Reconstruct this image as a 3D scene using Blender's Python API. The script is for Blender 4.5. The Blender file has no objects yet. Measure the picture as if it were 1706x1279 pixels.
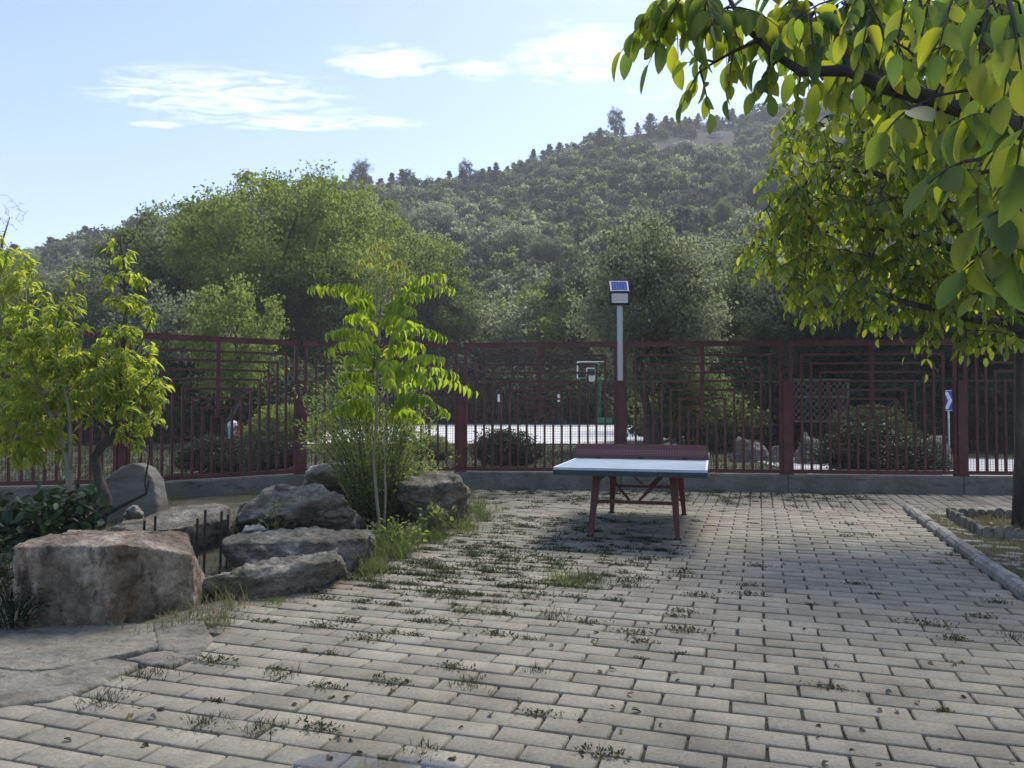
import bpy, bmesh, math, random
import numpy as np
from mathutils import Vector, Matrix, noise

# ------------------------------------------------------------------ camera
CAM_H, F, HOR, CX = 1.42, 1290.0, 670.0, 853.0
scene = bpy.context.scene
COL = scene.collection
R = math.radians
cam_data = bpy.data.cameras.new("camera")
cam_data.sensor_width = 36.0
cam_data.lens = 36.0 * F / 1706.0
cam_data.clip_start = 0.05
cam_data.clip_end = 2000
cam = bpy.data.objects.new("camera", cam_data)
cam.location = (0, 0, CAM_H)
cam.rotation_euler = (R(90 + 1.35), 0, 0)
COL.objects.link(cam)
scene.camera = cam

# ------------------------------------------------------------------ light, sky, exposure
SUN_AZ, SUN_EL = 33.0, 52.0            # degrees right of the view axis, degrees up
scene.view_settings.view_transform = 'Standard'
scene.view_settings.look = 'None'
scene.view_settings.gamma = 1.0
scene.view_settings.exposure = 1.02
scene.cycles.use_denoising = True
scene.cycles.max_bounces = 8
scene.cycles.transmission_bounces = 6
scene.cycles.sample_clamp_indirect = 4.0

world = bpy.data.worlds.new("World")
scene.world = world
world.use_nodes = True
wn, wl = world.node_tree.nodes, world.node_tree.links
wn.clear()
w_out = wn.new('ShaderNodeOutputWorld')
w_bg = wn.new('ShaderNodeBackground')
w_bg.inputs['Strength'].default_value = 0.13
sky = wn.new('ShaderNodeTexSky')
sky.sky_type = 'NISHITA'
sky.sun_disc = False
sky.sun_elevation = R(SUN_EL)
sky.sun_rotation = R(SUN_AZ)
sky.air_density = 1.0
sky.dust_density = 0.6
sky.ozone_density = 2.2


def wmath(op, a, b=None, clamp=False):
    n = wn.new('ShaderNodeMath')
    n.operation = op
    n.use_clamp = clamp
    for i, s in enumerate((a, b)):
        if s is None:
            continue
        if isinstance(s, (int, float)):
            n.inputs[i].default_value = s
        else:
            wl.new(s, n.inputs[i])
    return n.outputs[0]


# a layer of thin high cloud: sky direction projected on a flat layer
w_tc = wn.new('ShaderNodeTexCoord')
w_sep = wn.new('ShaderNodeSeparateXYZ')
wl.new(w_tc.outputs['Generated'], w_sep.inputs[0])
w_z = wmath('MAXIMUM', w_sep.outputs['Z'], 0.03)
w_lx = wmath('DIVIDE', w_sep.outputs['X'], w_z)
w_ly = wmath('DIVIDE', w_sep.outputs['Y'], w_z)
w_lay = wn.new('ShaderNodeCombineXYZ')
wl.new(w_lx, w_lay.inputs[0])
wl.new(w_ly, w_lay.inputs[1])


def wnoise(scale, detail, rough, dist=0.0, stretch=(1, 1, 1)):
    mp = wn.new('ShaderNodeMapping')
    mp.inputs['Scale'].default_value = stretch
    wl.new(w_lay.outputs[0], mp.inputs[0])
    n = wn.new('ShaderNodeTexNoise')
    n.inputs['Scale'].default_value = scale
    n.inputs['Detail'].default_value = detail
    n.inputs['Roughness'].default_value = rough
    n.inputs['Distortion'].default_value = dist
    wl.new(mp.outputs[0], n.inputs['Vector'])
    return n.outputs['Fac']


n_fine = wnoise(6.5, 10, 0.62, 0.9, (1, 2.0, 1))
n_wide = wnoise(0.45, 6, 0.6, 0.3, (1, 1.6, 1))
total = None
#            centre on the layer, radii, density
for cx, cy, rx, ry, dens in [(-0.95, 2.52, 0.55, 0.32, 0.7), (-0.72, 2.75, 0.46, 0.10, 1.0),
                             (-0.365, 2.25, 0.22, 0.14, 1.0), (-0.10, 2.31, 0.14, 0.09, 0.8),
                             (0.19, 2.22, 0.24, 0.27, 0.8), (-1.29, 2.77, 0.13, 0.05, 0.8),
                             (-1.95, 2.45, 0.2, 0.05, 0.5), (0.55, 2.5, 0.35, 0.12, 0.35)]:
    dx = wmath('DIVIDE', wmath('SUBTRACT', w_lx, cx), rx)
    dy = wmath('DIVIDE', wmath('SUBTRACT', w_ly, cy), ry)
    r2 = wmath('ADD', wmath('MULTIPLY', dx, dx), wmath('MULTIPLY', dy, dy))
    m = wmath('MULTIPLY', wmath('SUBTRACT', 1.0, r2, clamp=True), dens)
    total = m if total is None else wmath('MAXIMUM', total, m)
front = wmath('GREATER_THAN', w_sep.outputs['Y'], 0.0)
total = wmath('MULTIPLY', total, front)
n_fine = wmath('ADD', wmath('MULTIPLY', wmath('SUBTRACT', n_fine, 0.5), 2.3), 0.5)
soft = wmath('MULTIPLY', total, wmath('SUBTRACT', 2.0, total, clamp=False))
c1 = wmath('MULTIPLY', wmath('SUBTRACT', wmath('ADD', wmath('MULTIPLY', soft, 0.55), n_fine), 0.68), 1.5, clamp=True)
c1 = wmath('MULTIPLY', wmath('MULTIPLY', c1, wmath('MULTIPLY', total, 1.6, clamp=True)), 0.85, clamp=True)
c2 = wmath('MULTIPLY', wmath('SUBTRACT', n_wide, 0.58), 0.5, clamp=True)
cloud = wmath('MULTIPLY', wmath('ADD', c1, c2, clamp=True), wmath('MULTIPLY', w_sep.outputs['Z'], 4.0, clamp=True))
w_mix = wn.new('ShaderNodeMix')
w_mix.data_type = 'RGBA'
wl.new(cloud, w_mix.inputs['Factor'])
w_tint = wn.new('ShaderNodeMix')          # colour balance of the whole sky
w_tint.data_type = 'RGBA'
w_tint.blend_type = 'MULTIPLY'
w_tint.inputs[0].default_value = 1.0
w_tint.inputs[7].default_value = (1.05, 0.955, 0.985, 1)
wl.new(sky.outputs[0], w_tint.inputs[6])
wl.new(w_tint.outputs[2], w_mix.inputs[6])
w_mix.inputs[7].default_value = (5.9, 6.1, 6.4, 1)
wl.new(w_mix.outputs[2], w_bg.inputs['Color'])
wl.new(w_bg.outputs[0], w_out.inputs[0])

sun_data = bpy.data.lights.new("sun", 'SUN')
sun_data.energy = 2.3
sun_data.angle = R(26.0)
sun_data.color = (1.0, 0.93, 0.80)
sun = bpy.data.objects.new("sun", sun_data)
sd = Vector((math.sin(R(SUN_AZ)) * math.cos(R(SUN_EL)), math.cos(R(SUN_AZ)) * math.cos(R(SUN_EL)), math.sin(R(SUN_EL))))
sun.rotation_euler = sd.to_track_quat('Z', 'Y').to_euler()
sun.location = sd * 60
COL.objects.link(sun)


# ------------------------------------------------------------------ helpers
def P(px, py, d):
    """point seen at a picture position, at depth d"""
    return Vector(((px - CX) / F * d, d, CAM_H - (py - HOR) / F * d))


def G(px, py, z=0.0):
    """point at height z seen at a picture position"""
    d = (CAM_H - z) * F / (py - HOR)
    return Vector(((px - CX) / F * d, d, z))


PAVE_A = R(17.7)
CA, SA = math.cos(PAVE_A), math.sin(PAVE_A)


def uv(u, v, z=0.0):
    return Vector((u * CA + v * SA, -u * SA + v * CA, z))


ORG = {}


def reg(o, parent, origin):
    ORG[o.name] = Vector(origin)
    if parent is not None:
        o.parent = parent
        o.location = Vector(origin) - ORG[parent.name]
    else:
        o.location = origin
    return o


def tag(o, label=None, cat=None, group=None, kind=None):
    if label:
        o['label'] = label
    if cat:
        o['category'] = cat
    if group:
        o['group'] = group
    if kind:
        o['kind'] = kind
    return o


def empty(name, loc, label, cat, group=None, parent=None):
    o = bpy.data.objects.new(name, None)
    o.empty_display_size = 0.1
    COL.objects.link(o)
    reg(o, parent, loc)
    if label:
        tag(o, label, cat, group)
    return o


def link_mesh(name, me, parent=None, origin=(0, 0, 0)):
    o = bpy.data.objects.new(name, me)
    COL.objects.link(o)
    reg(o, parent, origin)
    return o


def mesh_np(name, V, Fq, mat=None, smooth=False, UVT=None):
    """mesh from an (n,3) array and an (m,k) face array"""
    me = bpy.data.meshes.new(name)
    V = np.ascontiguousarray(V, dtype=np.float32)
    Fq = np.ascontiguousarray(Fq, dtype=np.int32)
    m, k = Fq.shape
    me.vertices.add(len(V))
    me.vertices.foreach_set('co', V.ravel())
    me.loops.add(m * k)
    me.loops.foreach_set('vertex_index', Fq.ravel())
    me.polygons.add(m)
    me.polygons.foreach_set('loop_start', np.arange(0, m * k, k, dtype=np.int32))
    me.polygons.foreach_set('loop_total', np.full(m, k, dtype=np.int32))
    if smooth:
        me.polygons.foreach_set('use_smooth', np.ones(m, dtype=bool))
    if UVT is not None:
        ul = me.uv_layers.new(name='leaf')
        ul.data.foreach_set('uv', np.ascontiguousarray(np.asarray(UVT, dtype=np.float32)[Fq.ravel()]).ravel())
    me.update(calc_edges=True)
    if mat:
        me.materials.append(mat)
    return me


class MB:
    def __init__(self):
        self.v, self.f = [], []

    def add(self, verts, faces):
        o = len(self.v)
        self.v.extend([tuple(p) for p in verts])
        self.f.extend([tuple(i + o for i in f) for f in faces])
        return self

    def hexa(self, b, t):
        """bottom and top quads (counter-clockwise seen from above)"""
        return self.add(list(b) + list(t), [(3, 2, 1, 0), (4, 5, 6, 7), (0, 1, 5, 4), (1, 2, 6, 5), (2, 3, 7, 6), (3, 0, 4, 7)])

    def box(self, c, s, ax=(1, 0, 0), ay=(0, 1, 0), az=(0, 0, 1)):
        c, ax, ay, az = Vector(c), Vector(ax), Vector(ay), Vector(az)
        h = Vector(s) * 0.5
        q = lambda sx, sy, sz: c + ax * (sx * h.x) + ay * (sy * h.y) + az * (sz * h.z)
        return self.hexa([q(-1, -1, -1), q(1, -1, -1), q(1, 1, -1), q(-1, 1, -1)], [q(-1, -1, 1), q(1, -1, 1), q(1, 1, 1), q(-1, 1, 1)])

    def bar(self, p, q, w, h, side=None):
        """square bar from p to q"""
        p, q = Vector(p), Vector(q)
        d = (q - p).normalized()
        s = Vector(side) if side is not None else (d.cross(Vector((0, 0, 1))) if abs(d.z) < 0.95 else Vector((1, 0, 0)))
        s = (s - d * s.dot(d)).normalized()
        n = s.cross(d)
        return self.box((p + q) / 2, (w, (q - p).length, h), s, d, n)

    def tube(self, pts, rad, n=6, cap=True):
        pts = [Vector(p) for p in pts]
        if isinstance(rad, (int, float)):
            rad = [rad] * len(pts)
        o = len(self.v)
        prev = None
        for i, p in enumerate(pts):
            t = (pts[min(i + 1, len(pts) - 1)] - pts[max(i - 1, 0)]).normalized()
            if prev is None:
                a = t.orthogonal().normalized()
            else:
                a = (prev - t * prev.dot(t))
                a = a.normalized() if a.length > 1e-6 else t.orthogonal().normalized()
            prev = a
            b = t.cross(a)
            for k in range(n):
                an = 2 * math.pi * k / n
                self.v.append(tuple(p + (a * math.cos(an) + b * math.sin(an)) * rad[i]))
        for i in range(len(pts) - 1):
            for k in range(n):
                k2 = (k + 1) % n
                self.f.append((o + i * n + k, o + i * n + k2, o + (i + 1) * n + k2, o + (i + 1) * n + k))
        if cap:
            self.f.append(tuple(o + k for k in reversed(range(n))))
            e = o + (len(pts) - 1) * n
            self.f.append(tuple(e + k for k in range(n)))
        return self

    def build(self, name, mat, parent=None, origin=None, smooth=False, bevel=0.0):
        if origin is None:
            origin = ORG[parent.name] if parent is not None else Vector((0, 0, 0))
        o3 = Vector(origin)
        me = bpy.data.meshes.new(name)
        me.from_pydata([(x - o3.x, y - o3.y, z - o3.z) for x, y, z in self.v], [], self.f)
        if bevel > 0:
            bm = bmesh.new()
            bm.from_mesh(me)
            bmesh.ops.bevel(bm, geom=[e for e in bm.edges], offset=bevel, segments=1, affect='EDGES', clamp_overlap=True)
            bm.to_mesh(me)
            bm.free()
        if smooth:
            for p in me.polygons:
                p.use_smooth = True
        me.materials.append(mat)
        return link_mesh(name, me, parent, origin)


# ------------------------------------------------------------------ materials
def new_mat(name):
    m = bpy.data.materials.new(name)
    m.use_nodes = True
    nt = m.node_tree
    nt.nodes.clear()
    out = nt.nodes.new('ShaderNodeOutputMaterial')
    return m, nt.nodes, nt.links, out


def ramp(nodes, stops, interp='LINEAR'):
    r = nodes.new('ShaderNodeValToRGB')
    r.color_ramp.interpolation = interp
    el = r.color_ramp.elements
    while len(el) > 1:
        el.remove(el[-1])
    el[0].position, el[0].color = stops[0][0], (*stops[0][1], 1)
    for p, c in stops[1:]:
        e = el.new(p)
        e.color = (*c, 1)
    return r


def vec_world(nodes, links):
    g = nodes.new('ShaderNodeNewGeometry')
    return g.outputs['Position']


def tex_noise(nodes, links, vec, scale, detail=6, rough=0.6, dist=0.0, stretch=None):
    if stretch:
        mp = nodes.new('ShaderNodeMapping')
        mp.inputs['Scale'].default_value = stretch
        links.new(vec, mp.inputs[0])
        vec = mp.outputs[0]
    n = nodes.new('ShaderNodeTexNoise')
    n.inputs['Scale'].default_value = scale
    n.inputs['Detail'].default_value = detail
    n.inputs['Roughness'].default_value = rough
    n.inputs['Distortion'].default_value = dist
    links.new(vec, n.inputs['Vector'])
    return n.outputs['Fac']


def mixc(nodes, links, fac, a, b, mode='MIX'):
    m = nodes.new('ShaderNodeMix')
    m.data_type = 'RGBA'
    m.blend_type = mode
    for s, i in ((fac, 0), (a, 6), (b, 7)):
        if isinstance(s, (int, float)):
            m.inputs[i].default_value = s
        elif isinstance(s, tuple):
            m.inputs[i].default_value = (*s, 1)
        else:
            links.new(s, m.inputs[i])
    return m.outputs[2]


def nmath(nodes, links, op, a, b=None, clamp=False):
    n = nodes.new('ShaderNodeMath')
    n.operation = op
    n.use_clamp = clamp
    for i, s in enumerate((a, b)):
        if s is None:
            continue
        if isinstance(s, (int, float)):
            n.inputs[i].default_value = s
        else:
            links.new(s, n.inputs[i])
    return n.outputs[0]


def individual(nodes, links):
    """a random number for each loose piece and each object"""
    g = nodes.new('ShaderNodeNewGeometry')
    oi = nodes.new('ShaderNodeObjectInfo')
    return nmath(nodes, links, 'FRACT', nmath(nodes, links, 'ADD', g.outputs['Random Per Island'], oi.outputs['Random']))


def surf_mat(name, stops, scale=3.0, rough=0.8, detail=8, bump=0.3, bump_scale=30.0, spec=0.3, stretch=None,
             second=None, vary=0.0, dist=0.02, metallic=0.0, rough_noise=0.6, grain=0.0, grain_scale=45.0):
    """noise-coloured surface; second = (colour, scale, threshold, softness, strength) patches"""
    m, N, L, out = new_mat(name)
    pos = vec_world(N, L)
    f = tex_noise(N, L, pos, scale, detail, rough_noise, 0.2, stretch)
    rp = ramp(N, stops)
    L.new(f, rp.inputs[0])
    col = rp.outputs[0]
    for s in (second or []):
        c2, sc2, th, soft, strg = s[:5]
        f2 = tex_noise(N, L, pos, sc2, 7, 0.65, 0.6, s[5] if len(s) > 5 else None)
        k = nmath(N, L, 'MULTIPLY', nmath(N, L, 'DIVIDE', nmath(N, L, 'SUBTRACT', f2, th), soft, clamp=True), strg, clamp=True)
        col = mixc(N, L, k, col, c2)
    if grain:
        fg = tex_noise(N, L, pos, grain_scale, 6, 0.7, 0.3, stretch)
        rg = ramp(N, [(0.32, (1 - grain,) * 3), (0.5, (1, 1, 1)), (0.68, (1 + grain * 0.8,) * 3)])
        L.new(fg, rg.inputs[0])
        col = mixc(N, L, 1.0, col, rg.outputs[0], 'MULTIPLY')
    if vary:
        r = individual(N, L)
        br = nmath(N, L, 'ADD', nmath(N, L, 'MULTIPLY', r, vary * 2), 1 - vary)
        hs = N.new('ShaderNodeHueSaturation')
        L.new(br, hs.inputs['Value'])
        L.new(col, hs.inputs['Color'])
        col = hs.outputs[0]
    b = N.new('ShaderNodeBsdfPrincipled')
    b.inputs['Roughness'].default_value = rough
    b.inputs['Specular IOR Level'].default_value = spec
    b.inputs['Metallic'].default_value = metallic
    L.new(col, b.inputs['Base Color'])
    if bump > 0:
        fb = nmath(N, L, 'ADD', tex_noise(N, L, pos, bump_scale, 8, 0.65), nmath(N, L, 'MULTIPLY', tex_noise(N, L, pos, bump_scale * 4.5, 6, 0.7), 0.45))
        bp = N.new('ShaderNodeBump')
        bp.inputs['Strength'].default_value = bump
        bp.inputs['Distance'].default_value = dist
        L.new(fb, bp.inputs['Height'])
        L.new(bp.outputs[0], b.inputs['Normal'])
    L.new(b.outputs[0], out.inputs[0])
    return m


def leaf_mat(name, cols, trans, fac=0.45, rough=0.45, spec=0.35, ovar=0.0, veins=False):
    """cols: reflected colours dark to light, trans: light let through"""
    m, N, L, out = new_mat(name)
    r = individual(N, L)
    n = len(cols)
    rp = ramp(N, [(i / max(1, n - 1), c) for i, c in enumerate(cols)])
    L.new(r, rp.inputs[0])
    b = N.new('ShaderNodeBsdfPrincipled')
    b.inputs['Roughness'].default_value = rough
    b.inputs['Specular IOR Level'].default_value = spec
    col = rp.outputs[0]
    vein = None
    if veins:
        uvn = N.new('ShaderNodeUVMap')
        uvn.uv_map = 'leaf'
        sx = N.new('ShaderNodeSeparateXYZ')
        L.new(uvn.outputs[0], sx.inputs[0])
        au = nmath(N, L, 'ABSOLUTE', sx.outputs['X'])
        rib = nmath(N, L, 'SUBTRACT', 1.0, nmath(N, L, 'MULTIPLY', au, 14.0), clamp=True)
        ph = nmath(N, L, 'MULTIPLY', nmath(N, L, 'SUBTRACT', sx.outputs['Y'], nmath(N, L, 'MULTIPLY', au, 0.16)), 62.0)
        sd_ = nmath(N, L, 'MULTIPLY', nmath(N, L, 'SUBTRACT', nmath(N, L, 'SINE', ph), 0.72), 2.2, clamp=True)
        vein = nmath(N, L, 'MAXIMUM', rib, nmath(N, L, 'MULTIPLY', sd_, 0.55), clamp=True)
        blot = tex_noise(N, L, vec_world(N, L), 18, 5, 0.6)
        br_ = nmath(N, L, 'ADD', nmath(N, L, 'MULTIPLY', blot, 0.9), 0.55)
        hb_ = N.new('ShaderNodeHueSaturation')
        L.new(br_, hb_.inputs['Value'])
        L.new(col, hb_.inputs['Color'])
        col = mixc(N, L, nmath(N, L, 'MULTIPLY', vein, 0.5), hb_.outputs[0], (0.16, 0.2, 0.07))
    ov = None
    if ovar:
        oi = N.new('ShaderNodeObjectInfo')
        ov = nmath(N, L, 'ADD', nmath(N, L, 'MULTIPLY', oi.outputs['Random'], 2 * ovar), 1 - ovar)
        hs = N.new('ShaderNodeHueSaturation')
        L.new(ov, hs.inputs['Value'])
        L.new(col, hs.inputs['Color'])
        hs.inputs['Saturation'].default_value = 0.9
        col = hs.outputs[0]
    L.new(col, b.inputs['Base Color'])
    t = N.new('ShaderNodeBsdfTranslucent')
    r2 = nmath(N, L, 'FRACT', nmath(N, L, 'MULTIPLY', r, 7.31))
    rp2 = ramp(N, [(i / max(1, len(trans) - 1), c) for i, c in enumerate(trans)])
    L.new(r2, rp2.inputs[0])
    col2 = rp2.outputs[0]
    if vein is not None:
        col2 = mixc(N, L, nmath(N, L, 'MULTIPLY', vein, 0.45), col2, (0.16, 0.22, 0.03))
    if ov is not None:
        hs2 = N.new('ShaderNodeHueSaturation')
        L.new(ov, hs2.inputs['Value'])
        L.new(col2, hs2.inputs['Color'])
        col2 = hs2.outputs[0]
    L.new(col2, t.inputs['Color'])
    mx = N.new('ShaderNodeMixShader')
    mx.inputs[0].default_value = fac
    L.new(b.outputs[0], mx.inputs[1])
    L.new(t.outputs[0], mx.inputs[2])
    L.new(mx.outputs[0], out.inputs[0])
    return m


M = {}
M['paver'] = surf_mat('paver', [(0.30, (0.165, 0.15, 0.115)), (0.5, (0.232, 0.212, 0.165)), (0.72, (0.288, 0.266, 0.21))], 2.2, 0.85,
                      bump=0.5, bump_scale=70, dist=0.005, vary=0.15, grain=0.25, grain_scale=55,
                      second=[((0.13, 0.122, 0.10), 5.0, 0.54, 0.16, 0.55), ((0.27, 0.25, 0.165), 0.55, 0.52, 0.2, 0.5),
                              ((0.06, 0.06, 0.05), 30.0, 0.66, 0.06, 0.6)])
M['joint'] = surf_mat('joint', [(0.3, (0.03, 0.027, 0.02)), (0.7, (0.075, 0.068, 0.05))], 12, 0.95, bump=0.5, bump_scale=60)
M['soil'] = surf_mat('soil', [(0.3, (0.06, 0.052, 0.04)), (0.55, (0.12, 0.105, 0.08)), (0.75, (0.17, 0.15, 0.11))], 3, 0.95, bump=0.8,
                     bump_scale=25, dist=0.04, second=[((0.07, 0.09, 0.035), 2.0, 0.5, 0.15, 0.8)])
M['far_ground'] = surf_mat('far_ground', [(0.3, (0.05, 0.055, 0.03)), (0.6, (0.09, 0.09, 0.05)), (0.8, (0.14, 0.13, 0.09))], 0.7, 0.95,
                           bump=0.6, bump_scale=6, dist=0.1)
M['concrete'] = surf_mat('concrete', [(0.3, (0.10, 0.098, 0.08)), (0.55, (0.165, 0.16, 0.135)), (0.75, (0.22, 0.215, 0.185))], 2.5, 0.9, bump=0.5,
                         bump_scale=30, dist=0.015, grain=0.3, second=[((0.055, 0.055, 0.042), 3.0, 0.54, 0.15, 0.8, (1, 1, 3)), ((0.10, 0.125, 0.09), 1.2, 0.56, 0.1, 0.6)])
M['kerb'] = surf_mat('kerb', [(0.3, (0.18, 0.175, 0.15)), (0.7, (0.31, 0.30, 0.27))], 6, 0.85, bump=0.6, bump_scale=50, dist=0.008, vary=0.14, grain=0.3,
                     second=[((0.09, 0.09, 0.065), 7.0, 0.53, 0.12, 0.75), ((0.19, 0.22, 0.17), 2.0, 0.55, 0.1, 0.6)])
M['edging'] = surf_mat('edging', [(0.3, (0.12, 0.115, 0.09)), (0.7, (0.22, 0.21, 0.17))], 9, 0.88, bump=0.6, bump_scale=50, dist=0.008, vary=0.16, grain=0.3,
                       second=[((0.06, 0.06, 0.04), 8.0, 0.52, 0.12, 0.75)])
M['court'] = surf_mat('court', [(0.3, (0.60, 0.61, 0.61)), (0.7, (0.72, 0.72, 0.70))], 0.4, 0.8, bump=0.1, bump_scale=8)
M['road'] = surf_mat('road', [(0.3, (0.36, 0.37, 0.38)), (0.7, (0.48, 0.48, 0.48))], 0.8, 0.85, bump=0.1, bump_scale=20)
M['flag'] = surf_mat('flag', [(0.28, (0.12, 0.112, 0.088)), (0.5, (0.215, 0.20, 0.16)), (0.75, (0.31, 0.285, 0.235))], 3.0, 0.85, bump=0.9,
                     bump_scale=18, dist=0.03, vary=0.06, stretch=(1, 2.2, 1), grain=0.35, grain_scale=30,
                     second=[((0.11, 0.10, 0.08), 9, 0.56, 0.1, 0.7), ((0.30, 0.25, 0.22), 1.4, 0.55, 0.15, 0.6)])
M['rock'] = surf_mat('rock', [(0.28, (0.085, 0.076, 0.06)), (0.5, (0.20, 0.183, 0.147)), (0.72, (0.38, 0.355, 0.295))], 3.4, 0.9, bump=1.0,
                     bump_scale=14, dist=0.06, vary=0.1, stretch=(1, 1, 2.6), grain=0.5, grain_scale=22,
                     second=[((0.045, 0.04, 0.03), 4, 0.54, 0.12, 0.8, (1, 1, 2.4)), ((0.15, 0.14, 0.06), 2.2, 0.57, 0.12, 0.6), ((0.20, 0.125, 0.075), 3.1, 0.6, 0.08, 0.6)])
M['rock_brown'] = surf_mat('rock_brown', [(0.3, (0.075, 0.058, 0.04)), (0.5, (0.235, 0.195, 0.145)), (0.72, (0.50, 0.44, 0.35))], 4.0, 0.88, bump=1.0,
                           bump_scale=22, dist=0.04, stretch=(1, 1, 0.7), grain=0.5, grain_scale=26,
                           second=[((0.19, 0.10, 0.045), 2.6, 0.52, 0.12, 0.75, (1.6, 1.6, 0.45)), ((0.05, 0.04, 0.025), 3.4, 0.54, 0.09, 0.9, (1.6, 1.6, 0.5))])
M['rock_pale'] = surf_mat('rock_pale', [(0.3, (0.20, 0.19, 0.165)), (0.7, (0.46, 0.44, 0.40))], 3.5, 0.88, bump=0.9, bump_scale=20, dist=0.05, grain=0.4,
                          grain_scale=25, second=[((0.1, 0.09, 0.07), 5, 0.55, 0.1, 0.75)])
M['slate'] = surf_mat('slate', [(0.3, (0.10, 0.094, 0.085)), (0.7, (0.19, 0.18, 0.165))], 3, 0.85, grain=0.25, bump=0.6, bump_scale=16, dist=0.02, stretch=(1, 1, 4))
M['red_paint'] = surf_mat('red_paint', [(0.3, (0.058, 0.0145, 0.0155)), (0.7, (0.115, 0.027, 0.027))], 4, 0.5, bump=0.12, bump_scale=60, dist=0.003,
                          spec=0.4, grain=0.25, grain_scale=30, second=[((0.03, 0.014, 0.012), 6, 0.56, 0.1, 0.7), ((0.15, 0.055, 0.045), 1.7, 0.56, 0.12, 0.55), ((0.11, 0.05, 0.022), 14, 0.66, 0.05, 0.8)])
M['table_red'] = surf_mat('table_red', [(0.3, (0.065, 0.02, 0.02)), (0.7, (0.12, 0.036, 0.034))], 5, 0.5, bump=0.1, bump_scale=50, dist=0.003,
                          second=[((0.05, 0.03, 0.025), 9, 0.58, 0.1, 0.6)])
M['wire'] = surf_mat('wire', [(0.3, (0.055, 0.055, 0.05)), (0.7, (0.10, 0.10, 0.09))], 8, 0.6, bump=0, metallic=0.3)
M['iron'] = surf_mat('iron', [(0.3, (0.012, 0.011, 0.011)), (0.7, (0.03, 0.026, 0.024))], 20, 0.6, bump=0.2, bump_scale=80, dist=0.002)
M['pole'] = surf_mat('pole', [(0.3, (0.36, 0.43, 0.42)), (0.7, (0.46, 0.53, 0.51))], 3, 0.4, bump=0, spec=0.5, stretch=(1, 1, 0.3))
M['black_plastic'] = surf_mat('black_plastic', [(0.3, (0.012, 0.012, 0.013)), (0.7, (0.025, 0.025, 0.027))], 6, 0.45, bump=0)
M['lens'] = surf_mat('lens', [(0.3, (0.52, 0.50, 0.45)), (0.7, (0.62, 0.60, 0.54))], 4, 0.35, bump=0)
M['white_paint'] = surf_mat('white_paint', [(0.3, (0.66, 0.67, 0.66)), (0.7, (0.8, 0.8, 0.78))], 6, 0.5, bump=0)
M['green_paint'] = surf_mat('green_paint', [(0.3, (0.012, 0.19, 0.085)), (0.7, (0.02, 0.27, 0.12))], 3, 0.45, bump=0)
M['blue_paint'] = surf_mat('blue_paint', [(0.3, (0.012, 0.06, 0.34)), (0.7, (0.02, 0.09, 0.45))], 3, 0.4, bump=0)
M['sky_blue'] = surf_mat('sky_blue', [(0.3, (0.28, 0.42, 0.55)), (0.7, (0.42, 0.56, 0.68))], 4, 0.5, bump=0)
M['rust'] = surf_mat('rust', [(0.3, (0.07, 0.03, 0.022)), (0.7, (0.13, 0.055, 0.04))], 6, 0.7, bump=0)
M['door_grey'] = surf_mat('door_grey', [(0.3, (0.08, 0.1, 0.14)), (0.7, (0.12, 0.14, 0.19))], 2, 0.6, bump=0)
M['lattice'] = surf_mat('lattice', [(0.3, (0.06, 0.06, 0.05)), (0.7, (0.11, 0.11, 0.09))], 6, 0.8, bump=0)
M['grey_wood'] = surf_mat('grey_wood', [(0.3, (0.16, 0.16, 0.14)), (0.7, (0.26, 0.26, 0.23))], 6, 0.8, bump=0)
M['bark'] = surf_mat('bark', [(0.3, (0.035, 0.03, 0.026)), (0.55, (0.085, 0.075, 0.065)), (0.75, (0.15, 0.135, 0.115))], 9, 0.9, bump=1.0,
                     bump_scale=30, dist=0.02, stretch=(1, 1, 0.25))
M['bark_pale'] = surf_mat('bark_pale', [(0.3, (0.16, 0.14, 0.10)), (0.7, (0.30, 0.28, 0.21))], 9, 0.85, bump=0.5, bump_scale=40, dist=0.01, stretch=(1, 1, 0.3))
M['table_top'] = surf_mat('table_top', [(0.3, (0.26, 0.36, 0.45)), (0.7, (0.36, 0.46, 0.54))], 2.5, 0.36, bump=0.05, bump_scale=60, dist=0.002, spec=0.6,
                          second=[((0.5, 0.56, 0.6), 5, 0.55, 0.12, 0.6)])
M['table_edge'] = surf_mat('table_edge', [(0.3, (0.012, 0.03, 0.04)), (0.7, (0.025, 0.05, 0.06))], 5, 0.5, bump=0)


def mat_solar():
    m, N, L, out = new_mat('solar_cell')
    b = N.new('ShaderNodeBsdfPrincipled')
    pos = vec_world(N, L)
    f = tex_noise(N, L, pos, 60, 4, 0.5)
    rp = ramp(N, [(0.3, (0.03, 0.05, 0.26)), (0.7, (0.06, 0.09, 0.38))])
    L.new(f, rp.inputs[0])
    L.new(rp.outputs[0], b.inputs['Base Color'])
    b.inputs['Roughness'].default_value = 0.25
    L.new(b.outputs[0], out.inputs[0])
    return m


M['solar_cell'] = mat_solar()


def mat_water():
    m, N, L, out = new_mat('puddle_water')
    b = N.new('ShaderNodeBsdfPrincipled')
    b.inputs['Base Color'].default_value = (0.9, 0.92, 0.95, 1)
    b.inputs['Roughness'].default_value = 0.02
    b.inputs['IOR'].default_value = 1.33
    b.inputs['Transmission Weight'].default_value = 1.0
    L.new(b.outputs[0], out.inputs[0])
    return m


M['water'] = mat_water()


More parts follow.
